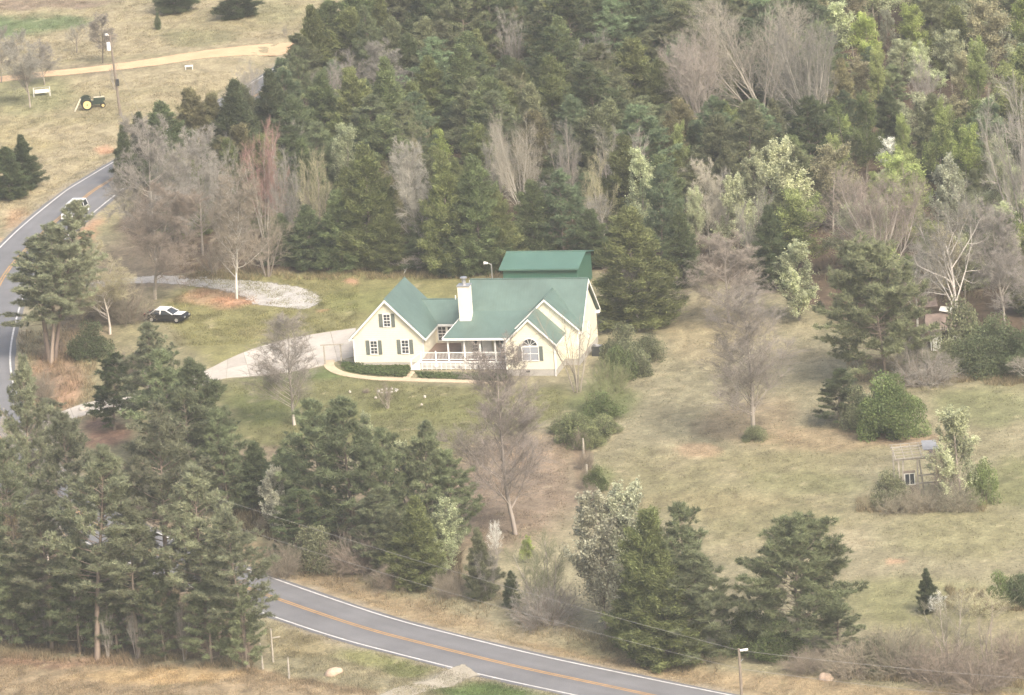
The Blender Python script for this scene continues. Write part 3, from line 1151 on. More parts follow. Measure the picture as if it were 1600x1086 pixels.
# ---- pines: open crown of needle tufts on whorled limbs
def pine_proto(kind, H, crown0, rad, nb, seed, narrow=1.0, tuft=22):
    random.seed(seed)
    wood = []
    P, D, TN = [], [], []
    p = Vector((0, 0, -.3))
    d = UPV.copy()
    pts = [p.copy()]
    for i in range(12):
        d = (d + rvec() * .02 + UPV * .05).normalized()
        q = p + d * ((H + .3) / 12)
        r0 = .012 * H * (1 - i / 12.5)
        r1 = .012 * H * (1 - (i + 1) / 12.5)
        wood.append((*p, *q, r0, max(r1, .02)))
        p = q
        pts.append(p.copy())
    for b in range(nb):
        t = crown0 + (1 - crown0) * ((b + random.random()) / nb) ** .9
        f = min(t * 12, 11.99)
        i = int(f)
        o = pts[i].lerp(pts[i + 1], f - i)
        s = (t - crown0) / (1 - crown0)
        env = math.sin(math.pi * (.16 + .80 * s) ** .85) ** .75 * (1 - .15 * s)
        L = rad * env * random.uniform(.55, 1.15) * narrow
        if random.random() < .08:
            L *= 1.25
        az = b * 2.4 + random.uniform(-.5, .5)
        el = R(random.uniform(-8, 18) + 48 * s)
        d = Vector((math.cos(az) * math.cos(el), math.sin(az) * math.cos(el), math.sin(el)))
        n = 4
        pp = o
        bpts = [o]
        for k in range(n):
            d = (d + rvec() * .10 + UPV * .09).normalized()
            q = pp + d * L / n
            wood.append((*pp, *q, .045 * (1 - k / 5) * H / 20, .045 * (1 - (k + 1) / 5) * H / 20 + .006))
            pp = q
            bpts.append(q)
        tone_b = random.uniform(.75, 1.25)
        ncl = max(6, int(L * 7.5))
        for c in range(ncl):
            tt = random.uniform(.30, 1.02) ** .8 * n
            i2 = min(int(tt), n - 1)
            base = bpts[i2].lerp(bpts[i2 + 1], min(tt - i2, 1.0))
            side = deflect(d, R(random.uniform(30, 85)))
            side.z = abs(side.z) * .6 + .12
            off = side * random.uniform(.05, .34) * min(L, 3.2) * (1.15 - .6 * tt / n)
            cpt = base + off
            wood.append((*base, *cpt, .012, .006))
            P.append(cpt)
            cd = (d * .5 + side + UPV * .7).normalized()
            D.append(cd)
            TN.append(tone_b * random.uniform(.8, 1.2))
    P = np.array([tuple(x) for x in P])
    D = np.array([tuple(x) for x in D])
    TN = np.array(TN)
    k = tuft
    PP = np.repeat(P, k, 0) + rs.normal(size=(len(P) * k, 3)) * .05
    DD = np.repeat(D, k, 0) * .55 + rs.normal(size=(len(P) * k, 3)) * .62
    DD /= np.linalg.norm(DD, axis=1)[:, None]
    n = len(PP)
    V, F, T = blades_mesh(kind, PP - DD * .08, DD, rs.uniform(.30, .58, n), rs.uniform(.045, .085, n), np.repeat(TN, k) * rs.uniform(.75, 1.25, n), M_NEEDLE)
    parts = [("trunk", segs_mesh(kind + "_trunk", wood, 4, M_BARK)), ("crown", np_mesh(kind + "_crown", V, F, M_NEEDLE, T))]
    add_proto(kind, parts, *mesh_extent(parts))


for i in range(4):
    pine_proto('pine', 20, .30, 3.9, 84, 100 + i)
for i in range(3):
    pine_proto('ypine', 12, .08, 3.0, 84, 200 + i)
for i in range(2):
    pine_proto('wpine', 12.5, .12, 4.9, 125, 300 + i)


# ---- red cedars: dense cones of feathery sprays
def cedar_proto(kind, H, rad, nb, seed, power=.8):
    random.seed(seed)
    r_ = np.random.RandomState(seed)
    wood = [(0, 0, -.3, 0, 0, H * .6, .018 * H, .008 * H), (0, 0, H * .6, 0, 0, H * .98, .008 * H, .01)]
    P, D, TN = [], [], []
    for b in range(nb):
        z = .015 + .975 * ((b + random.random()) / nb) ** 1.12
        az = random.uniform(0, 6.283)
        prof = (1 - z) ** power * min(1.0, .55 + z * 3.2)
        side = .72 + .5 * float(vnoise(np.array([math.cos(az) * 1.5 + 20]), np.array([math.sin(az) * 1.5 + z * 3 + 20]), seed)[0])
        L = max(.25, rad * prof * side * random.uniform(.6, 1.22))
        el = R(random.uniform(-12, 22) + 50 * z * z)
        d = Vector((math.cos(az) * math.cos(el), math.sin(az) * math.cos(el), math.sin(el)))
        o = Vector((0, 0, z * H))
        tone_b = random.uniform(.72, 1.28)
        tip = o + d * L
        tip.z += .12 * L
        wood.append((*o, *tip, .012 * L + .01, .006))
        lat = d.cross(UPV).normalized()
        for c in range(int(9 + L * 12)):
            t = random.uniform(.2, 1.0) ** .7
            q = o.lerp(tip, t) + lat * random.gauss(0, .17) * L * (1.15 - t) + UPV * random.gauss(0, .07 + .03 * L)
            q.z = max(q.z, .05)
            P.append(tuple(q))
            D.append(tuple(d * .8 + lat * random.gauss(0, .4) + UPV * .45))
            TN.append(tone_b * random.uniform(.8, 1.2))
    P, D, TN = np.array(P), np.array(D), np.array(TN)
    k = 12
    n = len(P) * k
    PP = np.repeat(P, k, 0) + r_.normal(size=(n, 3)) * .13
    DD = np.repeat(D, k, 0) + r_.normal(size=(n, 3)) * .5
    V, F, T = blades_mesh(kind, PP - DD * .08, DD, r_.uniform(.18, .40, n), r_.uniform(.05, .10, n), np.repeat(TN, k) * r_.uniform(.75, 1.25, n), M_NEEDLE)
    parts = [("trunk", segs_mesh(kind + "_trunk", wood, 4, M_BARK)), ("crown", np_mesh(kind + "_crown", V, F, M_NEEDLE, T))]
    add_proto(kind, parts, *mesh_extent(parts))


for i in range(5):
    cedar_proto('cedar', 11, 2.9, 190, 400 + i, power=(.45, .6, .72, .5, .8)[i])

KIND_NAME = dict(tall='bare_tree', bare='bare_tree', fan='bare_tree', limb='bare_tree', multi='bare_tree', sparse='bare_tree', bigbush='bush', bramble='bramble_thicket', pear='blossoming_tree',
                 leafy='leafing_tree', bush='bush', pine='pine_tree', ypine='pine_tree', wpine='pine_tree', cedar='cedar_tree')
KIND_CAT = dict(tall='tree', bare='tree', fan='tree', limb='tree', multi='tree', sparse='tree', bigbush='bush', bramble='thicket', pear='tree', leafy='tree', bush='bush', pine='tree', ypine='tree', wpine='tree', cedar='tree')
CROWN_TINT = dict(
    pine=(.228, .245, .152), ypine=(.196, .226, .122), wpine=(.188, .208, .112), cedar=(.155, .192, .085), bush=(.15, .172, .072), bigbush=(.15, .172, .072),
    tall=(.262, .236, .203), bare=(.282, .252, .212), fan=(.315, .285, .235), limb=(.30, .265, .22), multi=(.295, .268, .225), sparse=(.27, .23, .185), bramble=(.27, .225, .165),
    pear=(.44, .44, .28), leafy=(.31, .36, .14))
BARK_TINT = dict(pine=(.25, .20, .16), ypine=(.22, .18, .145), wpine=(.22, .18, .145), cedar=(.24, .20, .17), bush=(.16, .13, .10), tall=(.33, .295, .25), bare=(.37, .33, .285), fan=(.42, .375, .32),
                 limb=(.46, .43, .38), multi=(.36, .32, .28), sparse=(.30, .26, .215), bigbush=(.16, .13, .10), bramble=(.24, .19, .15), pear=(.24, .21, .175), leafy=(.30, .26, .22))
TINT = dict(  # named variations of a crown's own colour
    dark=(.110, .138, .066), olive=(.178, .202, .080), brownish=(.20, .188, .098), grey=(.285, .268, .232), pink=(.270, .236, .195), red=(.36, .225, .195), pale=(.42, .38, .31), brown=(.245, .210, .162),
    ygreen=(.34, .39, .15), lime=(.39, .46, .15), tanleaf=(.36, .335, .205), cream=(.54, .55, .41), white=(.74, .73, .68), palegreen=(.42, .45, .275), green=(.145, .185, .068), dull=(.19, .205, .112), fresh=(.205, .225, .105), blossom=(.54, .55, .39),
    haze=(.305, .287, .25), blue=(.165, .215, .118), brush=(.255, .235, .170))
BARK = dict(white=(.56, .53, .47), pale=(.41, .375, .32), grey=(.31, .275, .23), dark=(.20, .17, .14))
PLANTED = []      # (x, y, kind, tx, ty, by, w) for later spacing


def plant(kind, tx, ty, by, wpx, label, tint=None, bark=None, bx=None, group=None, var=None, spin=None):
    """one plant standing on the ground: its top, foot and spread as surveyed on the photograph"""
    random.seed(int(tx * 31 + ty * 17 + by * 7))
    lean = .0727 - (tx - 800) / 38700.0
    natural = tx + (by - ty) * lean
    foot = gpoint(natural if bx is None else bx, by)
    s = pxm(foot)
    h = max((by - ty) / s, .3)
    wd = wpx / pxw(foot)
    v = PROTO[kind]
    parts, ph, pw = v[(random.randrange(len(v)) if var is None else var) % len(v)]
    root = empty(KIND_NAME[kind], tuple(foot), 0, label, KIND_CAT[kind], group)
    tilt = 0.0 if bx is None else math.atan2((natural - bx), (by - ty))
    root.rotation_euler = (0, tilt, 0)
    q = Matrix.Rotation(0, 4, 'Z')
    sx = wd / pw
    root.scale = (sx, sx, h / ph)
    yaw = random.uniform(0, 6.283) if spin is None else spin
    root.rotation_euler = (Matrix.Rotation(tilt, 3, 'Y') @ Matrix.Rotation(yaw, 3, 'Z')).to_euler()
    for nme, me in parts:
        o = link(nme, me, root)
        if nme == 'stems':
            o['kind'] = 'stuff'
        if nme in ('trunk', 'stem', 'stems'):
            c = BARK[bark] if bark else BARK_TINT[kind]
        else:
            c = TINT[tint] if tint else CROWN_TINT[kind]
        j = random.uniform(.9, 1.1)
        o.color = (c[0] * j, c[1] * j * random.uniform(.97, 1.03), c[2] * j, 1)
    PLANTED.append((foot[0], foot[1], kind, tx, ty, by, wpx))
    return root

# ------------------------------------------------------------------ the house
house = empty("house", tuple(HP), -HA, "cream farmhouse with green metal roofs and a white railed porch", "house")


def gable_wall(name, pts, ex, m=M_SIDING):
    return MB().prism(pts, ex).build(name, m, house)


def slab(pts, th, name, m):
    """roof sheet: a sloping polygon thickened downwards"""
    return MB().prism([(p[0], p[1], p[2]) for p in pts], (0, 0, -th)).build(name, m, house)


def window(u0, u1, z0, z1, v, cols=2, rows=4, shutters=True, name="window", ax='u', parent=house, curtain=False):
    """sash window in a wall facing -v (ax u) or +u (ax v): casing with panes and muntins, shutters beside it"""
    def B(mb, a0, a1, d0, d1, b0, b1):
        if ax == 'u':
            mb.box(a0, a1, v + d0, v + d1, b0, b1)
        else:
            mb.box(v - d1, v - d0, a0, a1, b0, b1)
    c = .09
    mb = MB()
    B(mb, u0 - c, u0, -.06, .02, z0 - c, z1 + c)
    B(mb, u1, u1 + c, -.06, .02, z0 - c, z1 + c)
    B(mb, u0, u1, -.06, .02, z1, z1 + c)
    B(mb, u0, u1, -.09, .02, z0 - c, z0)
    zm = (z0 + z1) / 2
    B(mb, u0, u1, -.045, .015, zm - .035, zm + .035)
    wn = mb.build(name, M_WHITE, parent)
    for a, b in ((z0, zm - .035), (zm + .035, z1)):
        g = MB()
        B(g, u0, u1, -.004, .012, a, b)
        g.build("pane", M_GLASS, wn)
        if curtain:
            g = MB()
            B(g, u0 + .05, u1 - .05, -.012, -.006, a + .02, b - .02)
            g.build("curtain", M_CURT, wn)
    mu = MB()
    for i in range(1, cols):
        x = u0 + (u1 - u0) * i / cols
        B(mu, x - .018, x + .018, -.03, -.008, z0, z1)
    for j in range(1, rows):
        if j * 2 == rows:
            continue
        zz = z0 + (z1 - z0) * j / rows
        B(mu, u0, u1, -.028, -.010, zz - .018, zz + .018)
    mu.build("muntin", M_WHITE, wn)
    if shutters:
        for a in (u0 - c - .42, u1 + c + .04):
            sh = MB()
            B(sh, a, a + .38, -.05, .02, z0 - c, z1 + c)
            for q in range(9):
                zz = z0 + (z1 - z0) * (q + .5) / 9
                B(sh, a + .05, a + .33, -.062, -.048, zz - .04, zz + .03)
            sh.build("shutter", M_SHUT, parent)
    return wn


# garage wing
GS = 1.02
gable_wall("wall", [(0, 0, .25), (7.3, 0, .25), (7.3, 0, 2.95), (3.65, 0, 6.62), (0, 0, 2.95)], (0, .18, 0))
gable_wall("wall", [(0, 7.82, .25), (7.3, 7.82, .25), (7.3, 7.82, 2.95), (3.65, 7.82, 6.62), (0, 7.82, 2.95)], (0, .18, 0))
MB().box(7.12, 7.3, .18, 7.82, .25, 2.95).build("wall", M_SIDING, house)
MB().box(0, .18, .18, 7.82, .25, 2.95).build("wall", M_SIDING, house)
MB().box(.04, 7.26, .04, 7.96, -.3, .25).build("foundation", M_BLOCK, house)
for (a0, a1) in ((1.0, 3.6), (4.4, 7.0)):
    gd = MB().box(-.05, -.004, a0, a1, .05, 2.25).build("garage_door", M_WHITE, house)
for s in (-1, 1):
    slab([(3.65, -.36, 6.98), (3.65 + s * 4.02, -.36, 6.98 - 4.02 * GS), (3.65 + s * 4.02, 8.34, 6.98 - 4.02 * GS), (3.65, 8.34, 6.98)], .14, "roof", M_ROOFY)
    # white rake boards front and eave fascia
    MB().prism([(3.65, -.40, 6.90), (3.65 + s * 4.02, -.40, 6.90 - 4.02 * GS), (3.65 + s * 4.02, -.40, 6.66 - 4.02 * GS), (3.65, -.40, 6.62)], (0, .036, 0)).build("rake_board", M_WHITE, house)
    ue = 3.65 + s * 4.02
    MB().box(min(ue, ue + s * .03), max(ue, ue + s * .03), -.38, 4.75 if s > 0 else 8.34, 6.66 - 4.02 * GS, 6.90 - 4.02 * GS).build("fascia", M_WHITE, house)
    MB().box(*sorted((3.65 + s * 3.66, 3.65 + s * 4.0)), -.36, 8.3, 2.70, 2.74).build("soffit", M_WHITE, house)
MB().tube([(3.65, -.36, 7.0), (3.65, 8.34, 7.0)], .06, 6).build("ridge_cap", M_ROOFY, house)
for s in (0, 7.3):
    MB().box(s - .05, s + .05, -.03, .05, .25, 2.72).build("corner_board", M_WHITE, house)
window(3.36, 4.0, 4.05, 5.28, 0)
window(1.78, 2.44, 1.18, 2.50, 0)
window(5.05, 5.72, 1.22, 2.56, 0)
# connector
MB().box(7.3, 11.9, 5.1, 5.28, 0, 2.95).build("wall", M_SIDING, house)
MB().box(7.3, 11.9, 8.8, 8.98, 0, 2.95).build("wall", M_SIDING, house)
slab([(5.55, 7.0, 4.98), (7.70, 4.78, 2.90), (11.9, 4.78, 2.90), (11.9, 7.0, 4.98)], .12, "roof", M_ROOF)
slab([(5.55, 7.0, 4.98), (7.70, 9.22, 2.90), (11.9, 9.22, 2.90), (11.9, 7.0, 4.98)], .12, "roof", M_ROOF)
MB().tube([(5.5, 7.0, 5.0), (11.9, 7.0, 5.0)], .06, 6).build("ridge_cap", M_ROOF, house)
MB().tube([(9.2, 7.0, 4.9), (9.2, 7.0, 5.35)], .06, 8).build("vent_pipe", M_WHITE, house)
MB().box(7.72, 11.6, 4.72, 4.77, 2.70, 2.92).build("fascia", M_WHITE, house)
window(7.62, 8.40, 1.15, 2.55, 5.1, 2, 4, False)
window(8.62, 9.40, 1.15, 2.55, 5.1, 2, 4, False)
# main block
MB().box(11.9, 23.6, .2, 7.98, -.3, .70).build("foundation", M_BLOCK, house)
MB().box(11.9, 23.6, .2, .38, .70, 3.6).build("wall", M_SIDING, house)
MB().box(11.9, 23.6, 7.8, 7.98, .70, 3.6).build("wall", M_SIDING, house)
for uu in (11.9, 23.42):
    gable_wall("wall", [(uu, .38, .70), (uu, 7.8, .70), (uu, 7.8, 3.62), (uu, 4.1, 7.42), (uu, .38, 3.62)], (.18, 0, 0))
MS = 1.0
slab([(11.6, 4.1, 7.8), (11.6, -.15, 3.55), (23.95, -.15, 3.55), (23.95, 4.1, 7.8)], .14, "roof", M_ROOF)
slab([(11.6, 4.1, 7.8), (11.6, 8.35, 3.55), (23.95, 8.35, 3.55), (23.95, 4.1, 7.8)], .14, "roof", M_ROOF)
MB().tube([(11.6, 4.1, 7.83), (23.95, 4.1, 7.83)], .07, 6).build("ridge_cap", M_ROOF, house)
for uu in (11.56, 23.955):
    for s in (-1, 1):
        MB().prism([(uu, 4.1, 7.76), (uu, 4.1 + s * 4.25, 3.51), (uu, 4.1 + s * 4.25, 3.27), (uu, 4.1, 7.46)], (.035, 0, 0)).build("rake_board", M_WHITE, house)
MB().box(23.55, 23.95, 7.9, 8.35, 3.12, 3.40).build("eave_return", M_WHITE, house)
MB().box(23.55, 23.95, -.15, .25, 3.12, 3.40).build("eave_return", M_WHITE, house)
window(3.8, 4.4, 1.75, 3.1, 23.6, 2, 4, False, ax='v')
# porch roof with its slanted end, posts, deck and rails
slab([(11.62, 1.42, 5.20), (9.92, -2.2, 3.32), (17.6, -2.2, 3.32), (18.6, 1.42, 5.20)], .12, "porch_roof", M_ROOF)
MB().beam((9.88, -2.2, 3.22), (17.3, -2.2, 3.22), .05, .22).build("fascia", M_WHITE, house)
MB().beam((9.88, -2.2, 3.24), (11.58, 1.42, 5.10), .05, .20).build("rake_board", M_WHITE, house)
MB().box(7.34, 16.95, -1.9, 5.08, .62, .86).build("deck", M_DECK, house)
sk = MB()
for i in range(20):
    x = 7.5 + i * .5
    if x < 16.6:
        sk.box(x, x + .06, -1.96, -1.91, 0, .72)
for j in range(5):
    sk.box(7.4, 16.9, -1.945, -1.925, .08 + j * .14, .16 + j * .14)
sk.box(7.34, 16.95, -1.97, -1.905, .72, .88)
sk.build("lattice_skirt", M_WHITE, house)
for u in (10.35, 12.05, 13.68, 15.25, 16.7):
    MB().box(u - .075, u + .075, -1.86, -1.71, .86, 3.18).build("porch_post", M_WHITE, house)
for u in (7.45, 9.0):
    MB().box(u - .06, u + .06, -1.86, -1.74, .86, 1.92).build("rail_post", M_WHITE, house)
xs_ = [7.45, 9.0, 10.35, 12.05, 13.68, 15.25, 16.7]
for a, b in zip(xs_[:-1], xs_[1:]):
    rl = MB()
    rl.box(a + .06, b - .06, -1.84, -1.76, 1.70, 1.78)
    rl.box(a + .06, b - .06, -1.83, -1.77, .98, 1.05)
    k = int((b - a) / .14)
    rl.build("railing", M_WHITE, house)["kind"] = "stuff"
    bl = MB()
    for i in range(k):
        x = a + .1 + (b - a - .2) * i / max(k - 1, 1)
        bl.box(x - .014, x + .014, -1.815, -1.785, 1.05, 1.70)
    bl.build("baluster", M_WHITE, house)["kind"] = "stuff"
# steps on the left end of the porch
st = MB()
for i in range(4):
    st.box(6.28 + i * .28, 7.34, -2.0 + .02 * i, -.75, 0 if i == 0 else .21 * i, .21 * (i + 1) - .004)
st.build("stair", M_WHITE, house)
sr = MB()
sr.beam((6.42, -1.95, 1.05), (7.45, -1.85, 1.76), .07, .07)
sr.beam((6.42, -1.95, .35), (7.45, -1.85, 1.02), .06, .06)
sr.box(6.36, 6.48, -2.02, -1.90, 0, 1.15)
sr.build("stair_rail", M_WHITE, house)
# round white thing hung on the skirt
MB().tube([(9.05, -1.99, .45), (9.05, -2.06, .45)], .20, 12).build("hose_reel", M_WHITE, house)
# porch back wall: door and windows
MB().box(13.4, 14.4, .14, .196, .86, 3.0).build("door", M_WHITE, house)
window(12.2, 12.95, 1.3, 2.8, .2, 2, 4, True)
window(15.3, 16.2, 1.3, 2.8, .2, 2, 4, True)
# cross gables
SG = .953
gable_wall("wall", [(16.95, -4.43, .68), (22.1, -4.43, .68), (22.1, -4.43, 3.35), (19.525, -4.43, 5.80), (16.95, -4.43, 3.35)], (0, .18, 0))
for uu in (16.95, 21.92):
    MB().box(uu, uu + .18, -4.25, -.42, .68, 3.35).build("wall", M_SIDING, house)
MB().box(16.97, 22.08, -4.41, .2, -.3, .68).build("foundation", M_BLOCK, house)
for s in (-1, 1):
    slab([(19.525, -4.72, 6.05), (19.525 + s * 2.82, -4.72, 6.05 - 2.82 * SG), (19.525 + s * 2.82, -.55 if s > 0 else -.2, 6.05 - 2.82 * SG), (19.525, -.55 if s > 0 else 1.6, 6.05)], .12, "roof", M_ROOFY)
    MB().prism([(19.525, -4.76, 5.98), (19.525 + s * 2.82, -4.76, 5.98 - 2.82 * SG), (19.525 + s * 2.82, -4.76, 5.77 - 2.82 * SG), (19.525, -4.76, 5.75)], (0, .036, 0)).build("rake_board", M_WHITE, house)
MB().box(22.345, 22.38, -4.74, -.62, 3.13, 3.34).build("fascia", M_WHITE, house)
MB().tube([(19.525, -4.72, 6.07), (19.525, -.6, 6.07)], .055, 6).build("ridge_cap", M_ROOFY, house)
for uu in (16.95, 22.1):
    MB().box(uu - .05, uu + .05, -4.46, -4.38, .68, 3.3).build("corner_board", M_WHITE, house)
LGS = (7.05 - 3.85) / 3.48
gable_wall("wall", [(17.2, -.6, .68), (23.6, -.6, .68), (23.6, -.6, 3.9), (20.4, -.6, 6.80), (17.2, -.6, 3.9)], (0, .18, 0))
MB().box(23.42, 23.6, -.42, .38, .68, 3.6).build("wall", M_SIDING, house)
MB().box(22.08, 23.58, -.58, .2, -.3, .68).build("foundation", M_BLOCK, house)
for s in (-1, 1):
    tz = 7.05 - 3.48 * LGS
    slab([(20.4, -.92, 7.05), (20.4 + s * 3.48, -.92, tz), (20.4 + s * 3.48, .17, tz), (20.4, 3.40, 7.05)], .12, "roof", M_ROOFY)
    MB().prism([(20.4, -.96, 6.98), (20.4 + s * 3.48, -.96, tz - .07), (20.4 + s * 3.48, -.96, tz - .28), (20.4, -.96, 6.75)], (0, .036, 0)).build("rake_board", M_WHITE, house)
MB().tube([(20.4, -.92, 7.07), (20.4, 3.3, 7.07)], .06, 6).build("ridge_cap", M_ROOFY, house)
MB().box(23.52, 23.62, -.64, -.55, .68, 3.8).build("corner_board", M_WHITE, house)
MB().tube([(22.0, -4.52, 3.1), (22.0, -4.52, .15), (22.1, -4.9, .1)], .05, 6).build("downspout", M_WHITE, house)
# arched window of the small gable
au0, au1 = 18.72, 20.30
aw = window(au0, au1, 1.64, 2.98, -4.43, 2, 2, True, curtain=True)
ac, ar = (au0 + au1) / 2, (au1 - au0) / 2
arc = [(ac + ar * math.cos(t), -4.46, 3.12 + ar * .98 * math.sin(t)) for t in np.linspace(0, math.pi, 15)]
fan_w = MB()
for i in range(14):
    fan_w.beam(arc[i], arc[i + 1], .09, .09, (0, 1, 0))
fan_w.box(au0 - .06, au1 + .06, -4.50, -4.43, 3.08, 3.16)
fw = fan_w.build("arched_window", M_WHITE, house)
MB().prism(arc, (0, .02, 0)).build("pane", M_GLASS, fw)
sp = MB()
for t in (R(36), R(72), R(108), R(144)):
    sp.beam((ac, -4.475, 3.14), (ac + ar * math.cos(t), -4.475, 3.12 + ar * .98 * math.sin(t)), .04, .02, (0, 1, 0))
sp.build("muntin", M_WHITE, fw)
MB().box(18.95, 19.35, -4.45, -4.42, .38, .56).build("crawl_vent", M_DARK, house)
# chimney
ch = MB().prism([(11.25, .1, 0), (12.45, .1, 0), (12.45, 1.15, 0), (11.25, 1.15, 0)], (0, 0, 8.1)).build("chimney", M_CHIM, house)
MB().box(11.18, 12.52, .03, 1.22, 8.1, 8.2).build("chimney_cap", M_METAL, ch)
MB().tube([(11.85, .62, 8.2), (11.85, .62, 8.75)], .20, 10).tube([(11.85, .62, 8.85), (11.85, .62, 8.98)], .36, 10).build("flue", M_METAL, ch)
# dark unit by the end wall
P = HW(24.6, 3.2)
ac_ = empty("air_conditioner", tuple(P), -HA, "dark boxy cooling unit standing beside the house end wall", "appliance")
MB().box(-.5, .5, -.5, .5, 0, 1.0).build("body", M_DARK, ac_)
tb = MB()
for i in range(5):
    tb.tube([(math.cos(a) * (.1 + .08 * i), math.sin(a) * (.1 + .08 * i), 1.02) for a in np.linspace(0, 6.283, 13)], .012, 4, False)
tb.build("fan_grille", M_METAL, ac_)

# planting beds of ivy under the front wall and porch
def bed(name, pix, label, n, tint, hgt):
    P = np.array([ground(*p)[:2] for p in pix])
    lo, hi = P.min(0), P.max(0)
    pts = rs.uniform(lo, hi, (n * 3, 2))
    ins = in_poly(pts[:, 0], pts[:, 1], [tuple(p) for p in P])
    pts = pts[ins][:n]
    z = .05 + rs.rand(len(pts)) * hgt * (.5 + vnoise(pts[:, 0] * 1.5 + 9, pts[:, 1] * 1.5 + 9, 3))
    V, F, T = leaf_arrays(np.stack([pts[:, 0], pts[:, 1], z], -1), rs.uniform(.10, .24, len(pts)), rs.uniform(.6, 1.4, len(pts)), .8)
    me = np_mesh(name, V, F, M_LEAF, T)
    o = link(name, me)
    o.color = (*tint, 1)
    return tag(o, label, None, None, "stuff")


bed("ground_cover", [(534, 565), (552, 570), (600, 574), (638, 572), (643, 580), (634, 590), (600, 588), (565, 585), (545, 581), (533, 574)], "dark green ivy bed under the garage wing wall", 5200, (.105, .145, .052), .24)
bed("ground_cover", [(648, 582), (690, 583), (760, 586), (800, 588), (790, 597), (720, 594), (655, 591)], "dark green ivy bed below the porch lattice", 3600, (.105, .145, .052), .20)

# garden gateway at the start of the path
gp = ground(508, 570)
gt = empty("garden_arbor", tuple(gp), -HA, "plain wooden gateway arch between the driveway and path", "arbor")
q2 = ground(534, 568) - gp
for (x, y) in ((0, 0), (q2[0], q2[1])):
    ca, sa = math.cos(HA), math.sin(HA)
    lx, ly = x * ca - y * sa, x * sa + y * ca
    MB().box(lx - .07, lx + .07, ly - .07, ly + .07, 0, 2.0).build("post", M_WOOD, gt)
lx, ly = q2[0] * math.cos(HA) - q2[1] * math.sin(HA), q2[0] * math.sin(HA) + q2[1] * math.cos(HA)
MB().beam((-.35, 0, 2.06), (lx + .35, ly, 2.06), .12, .12).build("crossbeam", M_WOOD, gt)
# mesh fence panel between the gateway and the house corner
a = ground(535, 568)
b = HW(-.1, .3)
fc = empty("fence", tuple(a), 0, "low grey wire fence panel beside the garage corner", "fence")
d = b - a
fm = MB()
for i in range(14):
    t = i / 13
    fm.beam((d[0] * t, d[1] * t, 0), (d[0] * t, d[1] * t, 1.4), .018, .018)
for j in range(8):
    z = .05 + 1.35 * j / 7
    fm.beam((0, 0, z), (d[0], d[1], z), .018, .018)
fm.build("wire_mesh", M_METAL, fc)
MB().box(d[0] * .97 - .05, d[0] * .97 + .05, d[1] * .97 - .05, d[1] * .97 + .05, 0, 1.5).build("post", M_WOOD, fc)

# ------------------------------------------------------------------ green metal barn behind the house
bo = HW(9.25, 26.5)
bn = empty("barn", tuple(bo), -HA, "green metal barn with a low gable roof behind the house", "barn")
for x in (0.15, 8.0):
    MB().prism([(x, .15, 0), (x, 6.85, 0), (x, 6.85, 2.88), (x, 3.5, 3.70), (x, .15, 2.88)], (.1, 0, 0)).build("wall", M_BARNW, bn)
MB().box(.15, 8.1, .05, .15, 0, 2.90).build("wall", M_BARNW, bn)
MB().box(.15, 8.1, 6.85, 6.95, 0, 2.90).build("wall", M_BARNW, bn)
M_BROOF = ribbed_mat("barn_roof_metal", (.080, .155, .120), 'X', 3.3, .015, .42, noise=((.4, .9, 1.1),), spec=.5)
for s in (-1, 1):
    MB().prism([(-.2, 3.5, 3.86), (-.2, 3.5 + s * 3.75, 2.98), (8.4, 3.5 + s * 3.75, 2.98), (8.4, 3.5, 3.86)], (0, 0, -.1)).build("roof", M_BROOF, bn)
MB().tube([(-.2, 3.5, 3.88), (8.4, 3.5, 3.88)], .08, 6).build("ridge_cap", M_BROOF, bn)
MB().beam((-.2, -.3, 2.88), (8.4, -.3, 2.88), .08, .12).build("eave_trim", M_BROOF, bn)
# security light by the barn
lp = HW(8.3, 26.2)
sl = empty("lamp_post", tuple(lp), 0, "slim yard lamp post at the barn corner", "lamp")
MB().tube([(0, 0, 0), (0, 0, 3.6)], .06, 6).build("pole", M_METAL, sl)
MB().tube([(0, 0, 3.5), (-.45, -.1, 3.75)], .03, 6).build("arm", M_METAL, sl)
MB().tube([(-.38, -.1, 3.70), (-.8, -.18, 3.78)], [.10, .16], 8).build("lamp_head", M_WHITE, sl)

# ------------------------------------------------------------------ vehicles


